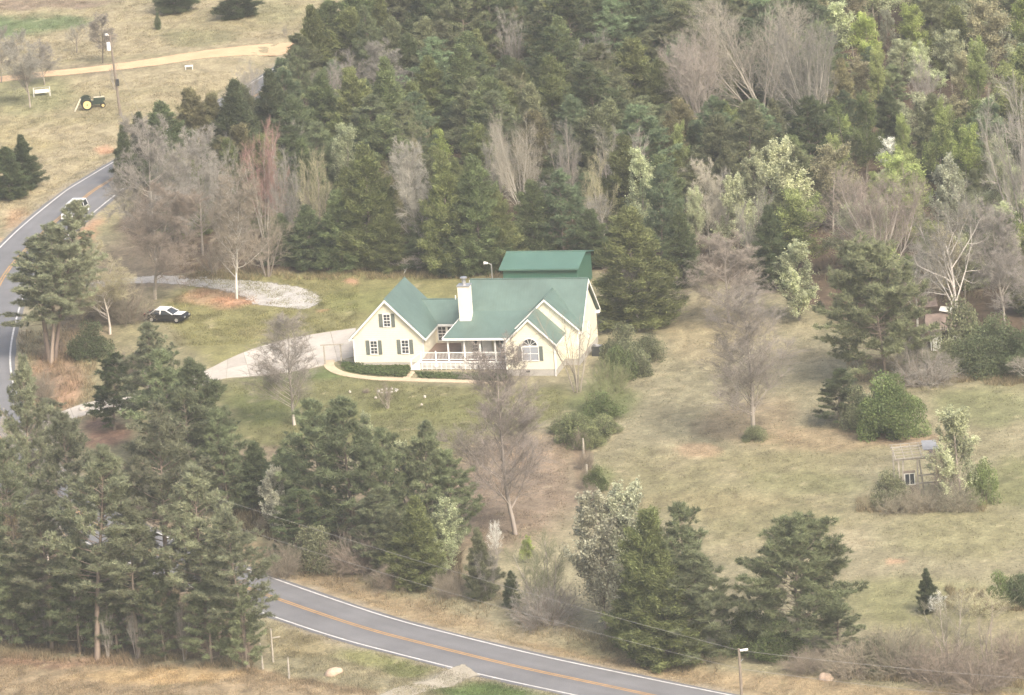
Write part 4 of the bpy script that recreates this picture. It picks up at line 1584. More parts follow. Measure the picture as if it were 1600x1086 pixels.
def car(name, P, rz, label, cat, L, Wd, H, body, roofm=None, suv=True, glass=M_GLASS):
    c = empty(name, tuple(P), rz, label, cat)
    hw = Wd / 2
    # outline from the side (x forward), lofted with tumblehome
    if suv:
        low = [(-L / 2, .45), (-L / 2 + .05, .95), (-L / 2 + .35, 1.02), (L * .18, 1.02), (L * .42, .92), (L / 2, .72), (L / 2, .40), (L / 2 - .2, .28), (-L / 2 + .2, .28)]
        top = [(-L / 2 + .12, 1.02), (-L / 2 + .42, H), (L * .08, H), (L * .26, 1.02)]
    else:
        low = [(-L / 2, .45), (-L / 2 + .05, .86), (-L * .30, .92), (L * .18, .90), (L * .42, .80), (L / 2, .62), (L / 2, .36), (L / 2 - .2, .24), (-L / 2 + .2, .24)]
        top = [(-L * .36, .90), (-L * .22, H), (L * .04, H), (L * .22, .90)]
    b = MB()
    n = len(low)
    rows = [(-hw + .06, .96), (-hw, 1), (hw, 1), (hw - .06, .96)]
    vs = []
    for y, k in rows:
        for x, z in low:
            vs.append((x * (.985 if k < 1 else 1), y, z if z < .5 else .3 + (z - .3) * k))
    fs = []
    for r in range(3):
        for i in range(n):
            j = (i + 1) % n
            fs.append((r * n + i, r * n + j, (r + 1) * n + j, (r + 1) * n + i))
    fs.append(tuple(range(n - 1, -1, -1)))
    fs.append(tuple(range(3 * n, 4 * n)))
    b.add(vs, fs)
    b.build("body", body, c)
    ti = .16

    def loft(mb, t, s):
        m = len(t)
        vs = [(x, -hw + .04 + (ti if z > 1.1 or (not suv and z > 1.0) else 0) - s, z) for x, z in t] + [(x, hw - .04 - (ti if z > 1.1 or (not suv and z > 1.0) else 0) + s, z) for x, z in t]
        mb.add(vs, [(0, 1, 1 + m, m), (1, 2, 2 + m, 1 + m), (2, 3, 3 + m, 2 + m), (3, 2, 1, 0), (m, m + 1, m + 2, m + 3)])
    g = MB()
    loft(g, top, 0)
    g.build("windows", glass, c)
    r = MB()
    x0, x1 = top[1][0], top[2][0]
    y1 = hw - .04 - ti + .02
    r.box(x0 - .05, x1 + .05, -y1, y1, H - .02, H + .05)
    for s in (-1, 1):
        yb = s * (hw - .05)
        yt = s * (hw - .04 - ti + .01)
        for a, d in ((0, 1), (3, 2)):
            r.beam((top[a][0], yb, top[a][1]), (top[d][0], yt, top[d][1]), .10, .07)
        xm = (x0 + x1) / 2
        r.beam((xm, yb, top[0][1]), (xm, yt, H), .10, .06)
    r.build("roof", roofm or body, c)
    for x in (-L * .31, L * .31):
        for s in (-1, 1):
            wv = MB()
            wv.tube([(x, s * (hw - .22), .33), (x, s * (hw + .015), .33)], .33, 14).build("wheel", M_BLACK, c)
            wb = MB()
            wb.tube([(x, s * (hw + .012), .33), (x, s * (hw + .03), .33)], .19, 10).build("rim", M_METAL, c.children[-1])
    for s in (-1, 1):
        MB().box(L / 2 - .06, L / 2 + .015, s * (hw - .32) - .16, s * (hw - .32) + .16, .56, .70).build("headlight", M_METAL, c)
        MB().box(-L / 2 - .012, -L / 2 + .06, s * (hw - .2) - .09, s * (hw - .2) + .09, .66, .90).build("tail_light", mat("red_lens", (.35, .02, .02), .3), c)
    return c


P = gpoint(118, 340)
P[2] += .04
i = int(np.argmin(np.hypot(ROAD[:, 0] - P[0], ROAD[:, 1] - P[1])))
tdir = ROAD[i + 1] - ROAD[i]
car("car", P, math.atan2(tdir[1], tdir[0]), "white car driving on the far bend behind a pine", "car", 4.7, 1.85, 1.68, M_CARW)
pk = gpoint(262, 503)
pk_c = car("parked_car", pk, R(-22), "black car with white roof and bonnet parked on the grass", "car", 4.6, 1.8, 1.32, M_CARB, M_CARW, False)
MB().box(.95, 1.95, -.66, .66, .885, .905).build("bonnet", M_CARW, pk_c)
MB().box(2.0, 2.24, -.72, .72, .40, .60).build("bumper", M_CARW, pk_c)

# old tractor in the far field
tp = gpoint(146, 171)
tr = empty("tractor", tuple(tp), R(8), "old green tractor with big yellow wheels in the pasture", "tractor")
tr.scale = (.86, .86, .86)


def wheel(x, y, r, wd, hubm, parent, hub):
    t = MB().tube([(x, y - wd / 2, r), (x, y + wd / 2, r)], r, 18).build("wheel", M_BLACK, parent)
    MB().tube([(x, y - wd / 2 - .03, r), (x, y + wd / 2 + .03, r)], r * hub, 16).build("rim", hubm, t)
    MB().tube([(x, y - wd / 2 - .06, r), (x, y + wd / 2 + .06, r)], r * .14, 8).build("hub", M_DARK, t)


for s in (-1, 1):
    wheel(-.9, s * .85, .78, .36, M_YEL, tr, .72)
    wheel(1.35, s * .35, .36, .2, M_YEL, tr, .55)
MB().box(-1.2, .2, -.32, .32, .55, 1.05).box(.2, 1.5, -.22, .22, .55, 1.0).build("chassis", M_TRG, tr)
MB().prism([(.15, -.27, 1.0), (1.7, -.25, 1.0), (1.72, -.25, 1.38), (1.6, -.25, 1.46), (.15, -.27, 1.52)], (0, .52, 0)).build("bonnet", M_TRG, tr)
MB().box(.15, 1.65, -.24, .24, 1.50, 1.57).build("bonnet_top", M_CREAM, tr)
for s in (-1, 1):
    fd = MB()
    pts = [(-.9 + .86 * math.cos(t), s * .85, .80 + .86 * math.sin(t)) for t in np.linspace(R(50), R(150), 9)]
    for i in range(8):
        fd.beam(pts[i], pts[i + 1], .30, .03, (0, 1, 0))
    fd.build("fender", M_TRG, tr)
MB().box(-1.15, -.75, -.25, .25, 1.05, 1.15).box(-1.2, -1.12, -.25, .25, 1.1, 1.5).build("seat", M_DARK, tr)
MB().tube([(.1, 0, 1.2), (-.3, 0, 1.6)], .03, 6).tube([(-.3 + .2 * math.cos(a) * .6, .2 * math.sin(a), 1.6 + .12 * math.cos(a)) for a in np.linspace(0, 6.283, 11)], .02, 5, False).build("steering_wheel", M_DARK, tr)
MB().tube([(1.1, .0, 1.45), (1.1, 0, 2.25)], .045, 8).build("exhaust_stack", M_DARK, tr)
MB().beam((1.35, -.4, .40), (1.35, .4, .40), .1, .1).build("front_axle", M_DARK, tr)
MB().beam((-2.7, -1.0, .05), (-1.75, -1.0, 1.75), .22, .16).build("loader_arm", M_CREAM, tr)

# white frame table and low slab in the far field
p = gpoint(66, 152)
tb = empty("garden_swing", tuple(p), R(4), "white seat in a thin grey frame by bare trees", "swing")
MB().box(-.85, .85, -.35, .35, .42, .50).box(-.85, .85, .30, .36, .5, .70).build("seat", M_WHITE, tb)
for sx in (-1, 1):
    for sy in (-1, 1):
        MB().beam((sx * .98, sy * .55, 0), (sx * .98, sy * .05, 1.0), .05, .05).build("leg", M_METAL, tb)
MB().beam((-1, 0, 1.02), (1, 0, 1.02), .06, .06).build("top_bar", M_METAL, tb)
for sx in (-.7, .7):
    MB().tube([(sx, 0, 1.0), (sx, 0, .5)], .012, 4).build("chain", M_METAL, tb)
p = gpoint(296, 114)
tb = empty("picnic_table", tuple(p), R(5), "small white low table on the far grass", "table")
MB().box(-.5, .5, -.3, .3, .40, .46).build("tabletop", M_WHITE, tb)
for sx in (-.42, .42):
    MB().box(sx - .04, sx + .04, -.25, .25, 0, .40).build("leg", M_WHITE, tb)

# mailbox at the far roadside
p = gpoint(532, 47)
mbx = empty("mailbox", tuple(p), R(20), "dark mailbox on a wooden post beside the dirt road", "mailbox")
MB().box(-.06, .06, -.06, .06, 0, 1.05).build("post", M_POLE, mbx)
pts = [(-.35, -.13 + 0, 1.05), (-.35, .13, 1.05)] + [(-.35, .13 * math.cos(t), 1.22 + .13 * math.sin(t)) for t in np.linspace(0, math.pi, 7)]
MB().prism(pts, (.7, 0, 0)).build("box", M_DARK, mbx)

# ------------------------------------------------------------------ utility poles and wires


def pole_at(foot, H, label, group=None, lean=(0, 0)):
    e = empty("utility_pole", tuple(foot), 0, label, "pole", group)
    MB().tube([(0, 0, -.3), (lean[0] * .5, lean[1] * .5, H * .5), (lean[0], lean[1], H)], [.17, .14, .11], 10).build("shaft", M_POLE, e)
    return e


pf = gpoint(188.5, 182)
pa = pole_at(pf, 10.0, "far wooden power pole with a white transformer by the pasture", None, (-.45, 0))
MB().tube([(-.70, -.15, 8.05), (-.70, -.15, 9.0)], .24, 12).build("transformer", M_WHITE, pa)
MB().tube([(-.45, 0, 9.7), (-.75, -.25, 10.05)], .035, 6).tube([(-.65, -.2, 9.98), (-.95, -.4, 10.05)], [.08, .15], 8).build("lamp_head", M_WHITE, pa)
MB().box(-.18, .18, -.36, -.12, 3.7, 4.5).build("meter_box", M_DARK, pa)
MB().beam((-.6, 0, 9.75), (.3, 0, 9.75), .09, .09).build("crossarm", M_POLE, pa)
MB().beam((-.3, 0, 7.4), (2.2, 1.4, .0), .02, .02).build("guy_wire", M_WIRE, pa)


def wire(name, A, B, sag, label, r=.022, group=None, m=M_WIRE):
    A, B = Vector(A), Vector(B)
    pts = []
    for t in np.linspace(0, 1, 25):
        q = A.lerp(B, t)
        q.z -= sag * 4 * t * (1 - t)
        pts.append(q)
    o = MB().tube(pts, r, 4).build(name, m)
    return tag(o, label, "wire", group)


fa = gpoint(520, -20)
wire("power_wire", (pf[0] - .15, pf[1], pf[2] + 6.9), (fa[0], fa[1], 9.0), 1.0, "thin service wire from the far transformer pole", .02, None, M_POLE)

# roadside line in front
pb = gpoint(1165, 1180)
nb = pole_at(pb, 9.3, "wooden roadside power pole nearest the lower road")
MB().tube([(.1, -.1, 9.15), (.75, -.1, 9.2)], .10, 8).build("lamp_head", M_WHITE, nb)
MB().tube([(.1, -.05, 8.2), (.3, -.05, 8.4)], .03, 6).build("bracket", M_METAL, nb)
hp_ = gpoint(262, 905)
hpole = pole_at(hp_, 10.0, "wooden power pole hidden among the thicket pines")
rp_ = gpoint(2050, 1255)
top_n, top_h, top_r = Vector(pb) + Vector((0, 0, 9.15)), Vector(hp_) + Vector((0, 0, 9.6)), Vector(rp_) + Vector((0, 0, 9.2))
rpole = pole_at(rp_, 9.4, "wooden power pole further along the lower road")
wire("power_wire", top_n, top_h, .5, "upper wire running over the roadside trees", .013)
wire("power_wire", top_n, top_r, .6, "upper wire running past the bramble corner", .013)
wire("power_wire", top_n - Vector((0, 0, 1.6)), top_h - Vector((0, 0, 2.2)), .7, "lower wire running over the roadside trees", .013)
wire("power_wire", top_n - Vector((0, 0, 1.6)), top_r - Vector((0, 0, 1.6)), .8, "lower wire running past the bramble corner", .013)

# ------------------------------------------------------------------ fence posts, rocks, ruins
for (x, y, t, lab) in ((411, 1048, 1008, "grey fence post nearest the thicket trunks"), (427, 1036, 984, "tall leaning fence post with a nailed rail"), (452, 1062, 1030, "short fence post standing in the orange field edge")):
    p = gpoint(x, y)
    h = (y - t) / pxm(p)
    e = empty("fence_post", tuple(p), random.random(), lab, "post", "fence posts by the lower road")
    e.rotation_euler.y = random.uniform(-.03, .05)
    MB().tube([(0, 0, -.2), (0, 0, h)], [.10, .075], 7).build("shaft", M_WOOD, e)
    if x == 427:
        MB().beam((0, 0, h * .72), (1.0, .1, h * .68), .06, .10).build("rail", M_WOOD, e)
for (x, y, t, lab) in ((912, 712, 688, "weathered post at the end of the overgrown hedge line"), (917, 745, 727, "low weathered post in the overgrown hedge line"),):
    p = gpoint(x, y)
    h = (y - t) / pxm(p)
    e = empty("fence_post", tuple(p), 0, lab, "post")
    MB().tube([(0, 0, -.2), (.05, 0, h)], [.11, .09], 7).build("shaft", M_WOOD, e)


def rock(x, y, wd, hgt, label, m=M_ROCK):
    p = gpoint(x, y)
    me = bpy.data.meshes.new("rock")
    import bmesh
    bm = bmesh.new()
    bmesh.ops.create_icosphere(bm, subdivisions=3, radius=.5)
    sd = random.randrange(999)
    for v in bm.verts:
        c = v.co
        k = .72 + .7 * float(vnoise(np.array([c.x * 2.4 + 9]), np.array([c.y * 2.4 + c.z * 3 + 9]), sd)[0])
        v.co = Vector((c.x * k * wd, c.y * k * wd * .8, max(c.z * k, -.2) * hgt * 1.5))
    bm.to_mesh(me)
    bm.free()
    me.materials.append(m)
    o = link("rock", me)
    o.location = (p[0], p[1], p[2] + .1)
    o.rotation_euler = (0, 0, random.random() * 6)
    return tag(o, label, "rock")


rock(521, 1054, 1.5, .7, "tan boulder in the grass below the road")
rock(1291, 1064, 1.1, .7, "small tan rock below the roadside wires")
rock(131, 640, 1.3, .5, "pale stone headwall at the driveway mouth", M_CONC)
rock(547, 614, .26, .18, "small white stone in the lawn near the path", M_CONC)
rock(587, 623, .26, .18, "small white stone beside the little bare shrub", M_CONC)
rock(664, 622, .30, .22, "white stone on the lawn below the porch", M_CONC)
rock(659, 634, .24, .18, "smallest white stone on the lawn below the porch", M_CONC)
# ring of stones
p = gpoint(606, 611)
rg = empty("stone_ring", tuple(p), 0, "low ring of pale stones on the front lawn", "planter")
for i in range(11):
    a = 6.283 * i / 11
    mb = MB()
    mb.tube([(.95 * math.cos(a), .7 * math.sin(a), -.05), (.95 * math.cos(a), .7 * math.sin(a), .06 + .07 * random.random())], [.17, .11], 6)
    mb.build("stone", M_BLOCK, rg)

# skeleton shed in the pasture
so = gpoint(1403, 781)
sh = empty("ruined_shed", tuple(so), R(3), "collapsing timber shed with bare rafters and a tin sheet", "shed")
SW, SD, SHT = 4.0, 2.9, 3.55
for (x, y, tw) in ((.25, 0, .0), (1.9, .05, .02), (3.9, 0, -.02), (.1, SD, 0), (3.9, SD, 0), (.55, .02, .02), (2.55, .6, -.05)):
    MB().beam((x, y, -.1), (x + tw * 6, y, SHT - (.25 if x == 2.55 else 0)), .14, .14).build("post", M_WOOD, sh)
MB().beam((-.1, 0, SHT + .03), (4.25, 0, SHT + .03), .10, .16).build("beam", M_WOOD, sh)
MB().beam((-.1, SD, SHT + .40), (4.25, SD, SHT + .40), .10, .16).build("beam", M_WOOD, sh)
for i in range(6):
    x = .0 + i * .82
    MB().beam((x, -.35, SHT + .10), (x + .05, SD + .3, SHT + .58), .07, .12).build("rafter", M_WOOD, sh)
for j in range(6):
    y = -.25 + j * .64
    x1 = 4.3 - (random.random() * 1.6 if j % 2 else 0)
    MB().beam((-.2, y, SHT + .22 + .145 * (y + .35)), (x1, y + random.uniform(-.08, .08), SHT + .22 + .145 * (y + .35)), .10, .035).build("batten", M_WOOD, sh)
MB().prism([(2.7, 1.0, SHT + .50), (4.2, .85, SHT + .46), (4.1, 2.9, SHT + .80), (2.8, 3.0, SHT + .82)], (0, 0, .03)).build("tin_sheet", M_TIN, sh)
MB().prism([(3.3, .3, SHT + .36), (4.5, .25, SHT + .34), (4.4, 1.1, SHT + .42), (3.2, 1.1, SHT + .44)], (0, 0, .03)).build("tin_sheet", M_RUST, sh)
wf = MB()
for x in (.75, 1.2, 1.65):
    wf.box(x - .04, x + .04, -.12, -.04, 1.15, 2.2)
wf.box(.68, 1.72, -.13, -.03, 1.1, 1.18)
wf.box(.68, 1.72, -.13, -.03, 2.18, 2.26)
wfo = wf.build("window_frame", M_OLDW, sh)
MB().box(.79, 1.61, -.07, -.05, 1.18, 2.18).build("pane", M_GLASS, wfo)
MB().box(.66, 1.74, -.14, -.02, 2.26, 2.5).build("header_board", M_POLE, sh)
MB().box(.6, 1.8, -.02, .03, 0, 1.1).build("wall_board", M_POLE, sh)
MB().beam((.2, 0, 1.2), (3.9, 0, 1.15), .05, .14).build("rail", M_WOOD, sh)
MB().beam((1.95, .02, 1.9), (3.9, .02, 1.95), .05, .14).build("rail", M_WOOD, sh)

# derelict shack at the wood edge
ko = gpoint(1444, 552)
sk_ = empty("derelict_shack", tuple(ko), R(-4), "derelict white shack with a sagging rusty roof in the trees", "shack")
for (x0, x1) in ((.9, 1.85), (2.55, 3.6)):
    MB().box(x0, x1, 0, .10, 0, 2.4).build("wall_panel", M_OLDW, sk_)
MB().box(1.85, 2.55, .16, .2, 0, 2.2).build("doorway", M_DARK, sk_)
for x in (.7, 3.62):
    MB().box(x, x + .1, 0, 3.6, 0, 2.4).build("wall", M_OLDW, sk_)
MB().box(.8, 3.62, 3.6, 3.7, 0, 2.4).build("wall", M_OLDW, sk_)
MB().prism([(.2, -.7, 2.25), (4.6, -.7, 2.35), (4.5, 1.7, 3.5), (.3, 1.7, 3.4)], (0, 0, -.06)).build("roof_sheet", M_RUST, sk_)
MB().prism([(.3, 1.7, 3.4), (4.5, 1.7, 3.5), (4.5, 4.2, 2.4), (.3, 4.2, 2.3)], (0, 0, -.06)).build("roof_sheet", M_RUST, sk_)
MB().beam((-.8, -.75, 2.5), (4.6, -.75, 2.42), .08, .10).build("eave_beam", M_WOOD, sk_)
MB().prism([(-.2, 2.2, 4.0), (1.6, 2.0, 4.1), (1.5, 3.4, 4.5), (-.1, 3.6, 4.4)], (0, 0, .04)).build("tin_sheet", M_RUST, sk_)
MB().prism([(1.7, 1.5, 3.75), (2.9, 1.2, 3.55), (3.2, 2.2, 3.8), (1.9, 2.4, 3.95)], (0, 0, .04)).build("tin_sheet", M_OLDW, sk_)
MB().beam((2.9, 1.2, 3.65), (4.3, .3, 2.7), .08, .10).build("fallen_rafter", M_WOOD, sk_)

# ------------------------------------------------------------------ trees and bushes, one by one
random.seed(11)
rs = np.random.RandomState(11)
T = plant
TH = "pines of the thicket by the lower road"
WE = "evergreens along the woods edge behind the yard"
# thicket of tall pines at the lower left
T('pine', 28, 562, 905, 95, "rounded pine crown at the west end of the thicket beside the red bank", var=0, group=TH)
T('pine', 95, 655, 965, 120, "pine with a broad crown just below the driveway mouth", var=1, group=TH)
T('pine', 15, 690, 1000, 120, "tall thicket pine cut by the west edge of the view", var=2, group=TH)
T('pine', 240, 640, 1010, 165, "broadest thicket pine with bare grey limbs showing in its crown", var=3, group=TH)
T('pine', 148, 705, 1032, 150, "thicket pine with a thick pale trunk standing clear at the field edge", var=0, group=TH, bx=152)
T('pine', 60, 780, 1015, 125, "shaggy pine at the front of the thicket over the orange field", var=1, group=TH)
T('pine', 300, 730, 1030, 135, "dense green pine in the middle of the thicket front", var=2, group=TH)
T('pine', 196, 790, 1028, 120, "shorter pine between the two tall thicket pines", var=3, group=TH)
T('pine', 362, 800, 1048, 120, "leaning thicket pine with a pale trunk nearest the fence posts", var=0, group=TH, bx=388)
T('ypine', 110, 850, 1022, 110, "low young pine under the thicket at the field edge", var=1, group=TH)
T('ypine', 245, 880, 1034, 90, "small young pine under the broad thicket pine", var=2, group=TH)
T('ypine', 318, 890, 1040, 90, "small young pine close to the fence posts", var=0, group=TH)
T('ypine', 15, 860, 1010, 95, "low young pine under the westernmost tall pine", var=1, group=TH)
T('ypine', 375, 920, 1050, 60, "smallest young pine at the road end of the thicket", var=0, group=TH)
for i, (x, t, b) in enumerate(((62, 905, 1012), (205, 930, 1030), (280, 935, 1036), (160, 930, 1030), (10, 940, 1012))):
    T('multi', x, t, b, 34, "bare grey sapling at the thicket foot " + ("near the west edge", "right of the thick pale trunk", "midway along the field edge", "hugging the thick pale trunk", "cut by the west edge")[i], 'grey', group="bare saplings in the pine thicket")
T('bare', 55, 660, 900, 95, "bare pale tree rising among the western thicket pines", 'haze', 'pale', group=TH)
for i, (x, t, b, w_) in enumerate(((40, 830, 975, 70), (120, 870, 1000, 80), (330, 850, 985, 60))):
    T('multi', x, t, b, w_, ("bare brushy tree under the westernmost thicket pines", "bare brushy tree beneath the thick trunked pine", "bare brushy tree behind the leaning thicket pine")[i], 'grey', group="bare brush in the pine thicket")

T('ypine', 52, 900, 1008, 96, "low pine filling the western thicket front", group=TH)
T('ypine', 172, 885, 1022, 96, "low pine beside the thick pale trunk", group=TH)
T('pine', 330, 840, 1000, 110, "pine at the back of the thicket near the road", var=1, group=TH)
# by the bend
T('pine', 108, 315, 562, 112, "tall pine beside the bend hiding the white car", var=2, bx=86)
T('pine', 55, 370, 560, 130, "lower round pine at the outer edge of the bend", var=0, bx=76)
T('bare', 160, 378, 522, 115, "bare tree with pale forked limbs between the bend pines and the gravel", 'tanleaf', 'pale', bx=172, var=0)
T('bush', 140, 505, 560, 70, "low dark bush under the pale forked tree", 'dark')
T('bramble', 190, 440, 505, 110, "brown brush behind the bend pines", 'brown')
T('bramble', 130, 440, 500, 80, "brown brush against the foot of the bend pines", 'brown')
T('bramble', 60, 570, 625, 50, "thin brown brush on the red bank", 'brown')
T('bramble', 200, 545, 590, 70, "brown brush at the end of the parked car yard", 'brown')
T('pine', 84, 348, 566, 100, "middle pine of the three by the bend", var=1, bx=80)
T('pine', 72, 622, 800, 110, "pine standing over the driveway mouth", var=2)
# pines at the drive
T('pine', 226, 508, 715, 100, "dark pine in front of the parked car", var=1)
T('ypine', 262, 548, 735, 120, "bushy pine with a bare snag before the driveway", var=2)
T('limb', 226, 555, 668, 40, "bare white snag in front of the driveway pines", 'pale', 'white', var=1)
T('ypine', 168, 552, 672, 96, "dark bushy pine at the top of the driveway mouth", 'dark')
T('ypine', 312, 560, 770, 120, "wide pine at the lower tip of the concrete drive", var=0)
T('ypine', 285, 610, 800, 120, "green pine in front of the driveway tip pine", var=1)
T('ypine', 345, 640, 800, 95, "dark pine at the west edge of the front lawn", var=2)
T('cedar', 395, 690, 792, 85, "low dark cedar at the corner of the front lawn", 'dark')
T('cedar', 440, 700, 800, 70, "second low cedar at the corner of the front lawn", 'dark')
T('limb', 20, 640, 740, 60, "bare pale tree beside the driveway mouth", 'pale', 'pale', var=0)
T('multi', 85, 630, 720, 60, "brushy bare tree over the driveway mouth", 'haze')
# pines in front of the lawn
T('ypine', 490, 620, 835, 112, "pointed pine at the west end of the lawn row", var=0)
T('ypine', 535, 620, 852, 135, "largest dark pine of the lawn row", var=1)
T('ypine', 600, 672, 865, 90, "dark pine at the east shoulder of the largest lawn pine", var=2)
T('ypine', 655, 658, 850, 85, "slender pointed pine in the lawn row", var=0)
T('ypine', 698, 706, 852, 92, "pine at the east end of the lawn row", var=1)
T('ypine', 462, 765, 872, 92, "dark pine closing the gap by the white flowering tree", 'dark')
T('ypine', 575, 765, 892, 104, "pine on the road bank below the largest lawn pine", None)
T('cedar', 612, 800, 905, 66, "dull green cedar on the road bank", 'dull')
T('cedar', 648, 782, 918, 92, "dark cedar leaning over the road bank", 'olive')
T('pear', 625, 688, 835, 84, "pale yellow flowering tree between two lawn pines", 'palegreen')
T('pear', 424, 728, 838, 52, "white flowering tree at the west end of the lawn row", 'cream')
T('pear', 566, 645, 760, 40, "thin flowering tree peeping behind the largest lawn pine", 'palegreen')
T('pear', 690, 785, 905, 62, "pale streaked flowering tree beside the road bank cedar", 'palegreen')
T('cedar', 745, 830, 938, 58, "grey green cedar on the bank above the road", 'dull')
T('cedar', 797, 895, 950, 30, "tiny dark cedar above the road", 'dark')
T('multi', 772, 815, 870, 34, "small white flowering sapling above the road", 'white')
T('multi', 758, 850, 940, 50, "bare grey bush beside the grey green cedar", 'grey')
T('bramble', 560, 825, 895, 110, "brown bramble under the largest lawn pine", 'brown')
T('bush', 500, 820, 885, 90, "green bush below the pointed lawn pine", 'dull')
T('bramble', 440, 845, 900, 70, "brown bramble by the white flowering tree", 'brown')
T('bramble', 610, 870, 920, 70, "brown bramble on the road bank", 'brown')
T('bramble', 700, 890, 935, 60, "brown bramble below the bank cedar", 'brown')
T('pear', 822, 842, 885, 24, "tiny yellow green sapling near the tall bare tree", 'lime')
T('multi', 845, 835, 968, 120, "olive grey brush between the bare tree and the pale tree", 'dull')
T('bramble', 850, 905, 975, 120, "low grey bramble below the olive brush", 'grey')
T('pear', 936, 770, 992, 112, "large pale blossoming tree at the roadside", 'blossom', var=0)
T('pear', 978, 760, 985, 100, "taller pale blossoming tree behind the roadside cedars", 'blossom', var=1)
T('cedar', 1008, 798, 1025, 130, "tall cedar beside the pale blossoming tree", 'olive', var=0)
T('ypine', 1072, 790, 1022, 115, "tall roadside pine behind the cedar clump", var=2)
T('ypine', 1085, 862, 1030, 130, "spreading low pine over the roadside wires", var=1)
T('cedar', 1035, 862, 1035, 120, "front cedar of the roadside clump", 'olive', var=2)
T('cedar', 985, 900, 1012, 80, "low cedar under the pale blossoming tree", 'olive', var=1)
T('bush', 1160, 955, 1018, 85, "green bush between the roadside clump and round pine", 'green')
T('wpine', 1236, 812, 1020, 190, "wide round pine standing alone in the pasture corner", var=0)
T('ypine', 1305, 945, 1025, 75, "small pine tucked under the wide round pine", var=0)
T('bush', 1215, 975, 1030, 90, "yellow green bush under the wide round pine", 'green')
BR = "brambles at the lower pasture corner"
T('multi', 1478, 925, 1045, 110, "tall grey brush beside the small dark cedar in the lower corner", 'brush', group=BR)
T('sparse', 1545, 945, 1055, 120, "wide grey brush behind the roadside wires", 'brush', group=BR)
T('bramble', 1400, 980, 1055, 130, "tangled bramble in the middle of the lower corner", 'brush', group=BR)
T('bramble', 1330, 1000, 1060, 100, "brown bramble next to the small tan rock", 'brown', group=BR)
T('bramble', 1590, 985, 1065, 100, "bramble cut by the east edge of the view", 'brown', group=BR)
T('bramble', 1470, 1010, 1070, 140, "low dark bramble along the verge", 'brown', group=BR)
T('bramble', 1260, 1015, 1050, 90, "low bramble under the wide round pine", 'brown', group=BR)
T('bramble', 1530, 1030, 1085, 130, "front bramble below the wires", 'brown', group=BR)
T('bush', 1360, 1000, 1055, 60, "dull green bush inside the lower corner bramble", 'dull', group=BR)
T('cedar', 1447, 900, 966, 40, "small dark cedar alone in the lower pasture", 'dark')
T('multi', 1462, 935, 972, 34, "mauve white budding bush beside the small dark cedar", 'white')
T('bush', 1563, 902, 952, 52, "round green bush in the lower pasture", 'green')
T('bush', 1600, 905, 956, 56, "dark green bush at the pasture east edge", 'dark')
T('bramble', 1530, 935, 965, 110, "dry pale weeds before the round green bush", 'tanleaf')
# right hand pasture
T('wpine', 1372, 383, 598, 190, "big spreading pine in front of the woods with dead limbs", var=1)
T('ypine', 1306, 583, 668, 78, "low dark pine at the west end of the bush group", 'dark')
T('bigbush', 1390, 590, 686, 108, "large privet bush with pale flowering tops", 'green', var=0)
T('pear', 1375, 592, 672, 66, "flowering shoot in the top of the privet bush", 'palegreen')
T('bush', 1340, 610, 672, 70, "dull green bush between pine and privet", 'dull')
T('multi', 1422, 525, 602, 110, "grey bare brush behind the privet bush", 'grey')
T('bramble', 1450, 555, 606, 110, "low grey bramble at the wood edge", 'grey')
T('bigbush', 1545, 508, 585, 120, "dark evergreen bush over the derelict shack yard", 'dark', var=1)
T('bigbush', 1598, 520, 590, 90, "dark evergreen bush at the east end of the wood edge", 'dark', var=2)
T('bush', 1512, 470, 575, 90, "dull evergreen beside the derelict shack", 'dull')
T('bush', 1478, 535, 590, 75, "dull green bush before the shack wall", 'dull')
T('limb', 1608, 560, 606, 70, "fallen bare white branches at the pasture edge", 'pale', 'white', var=1)
T('pear', 1492, 645, 792, 88, "yellow flowering tree beside the timber shed", 'palegreen', var=2)
T('bush', 1388, 738, 796, 62, "green bush at the west corner of the timber shed", 'dull')
T('multi', 1470, 705, 798, 50, "bare brush inside the timber shed", 'brown')
SB = "brush round the timber shed"
T('bramble', 1440, 762, 802, 80, "brown bramble before the timber shed window", 'brush', group=SB)
T('bramble', 1400, 772, 804, 70, "dry bramble at the shed west corner", 'brush', group=SB)
T('bramble', 1495, 765, 802, 80, "brown bramble under the yellow flowering tree", 'brush', group=SB)
T('bush', 1530, 722, 792, 56, "green bush behind the yellow flowering tree", 'green', group=SB)
T('bramble', 1360, 775, 798, 50, "low dry weeds west of the timber shed", 'tanleaf', group=SB)
T('limb', 1478, 300, 545, 175, "big white limbed sycamore at the wood edge", 'grey', 'white', var=0, bx=1502)
T('limb', 1425, 380, 520, 90, "pale leaning tree in front of the sycamore", 'grey', 'white', var=1)
T('fan', 1370, 265, 455, 195, "wide bare tan tree behind the spreading pine", 'pink', 'pale', var=0)
T('multi', 1590, 130, 405, 120, "tall hazy grey bare tree at the east edge", 'haze')
T('bare', 1560, 320, 520, 120, "grey bare tree behind the sycamore", 'grey')
T('limb', 1605, 420, 565, 100, "bare limbed tree over the evergreen bushes at the east edge", 'grey', 'pale', var=1)
T('pear', 1240, 382, 505, 78, "conical pale flowering tree alone at the pasture edge", 'palegreen', var=1)
T('tall', 1152, 455, 690, 158, "large grey bare tree in the middle of the pasture", None, None, var=1, bx=1180)
T('bush', 1178, 668, 692, 42, "low green growth round the pasture tree trunk", 'dull')
T('bare', 1130, 362, 505, 132, "smaller pinkish bare tree behind the pasture tree", 'pink', var=1)
T('cedar', 981, 328, 510, 140, "huge broad cedar beside the house end wall", 'olive', var=1)
T('limb', 992, 405, 516, 100, "dead bare branches in the lower front of the huge cedar", 'grey', 'pale', var=1)
T('bush', 972, 508, 574, 70, "green bush below the huge cedar", 'dull')
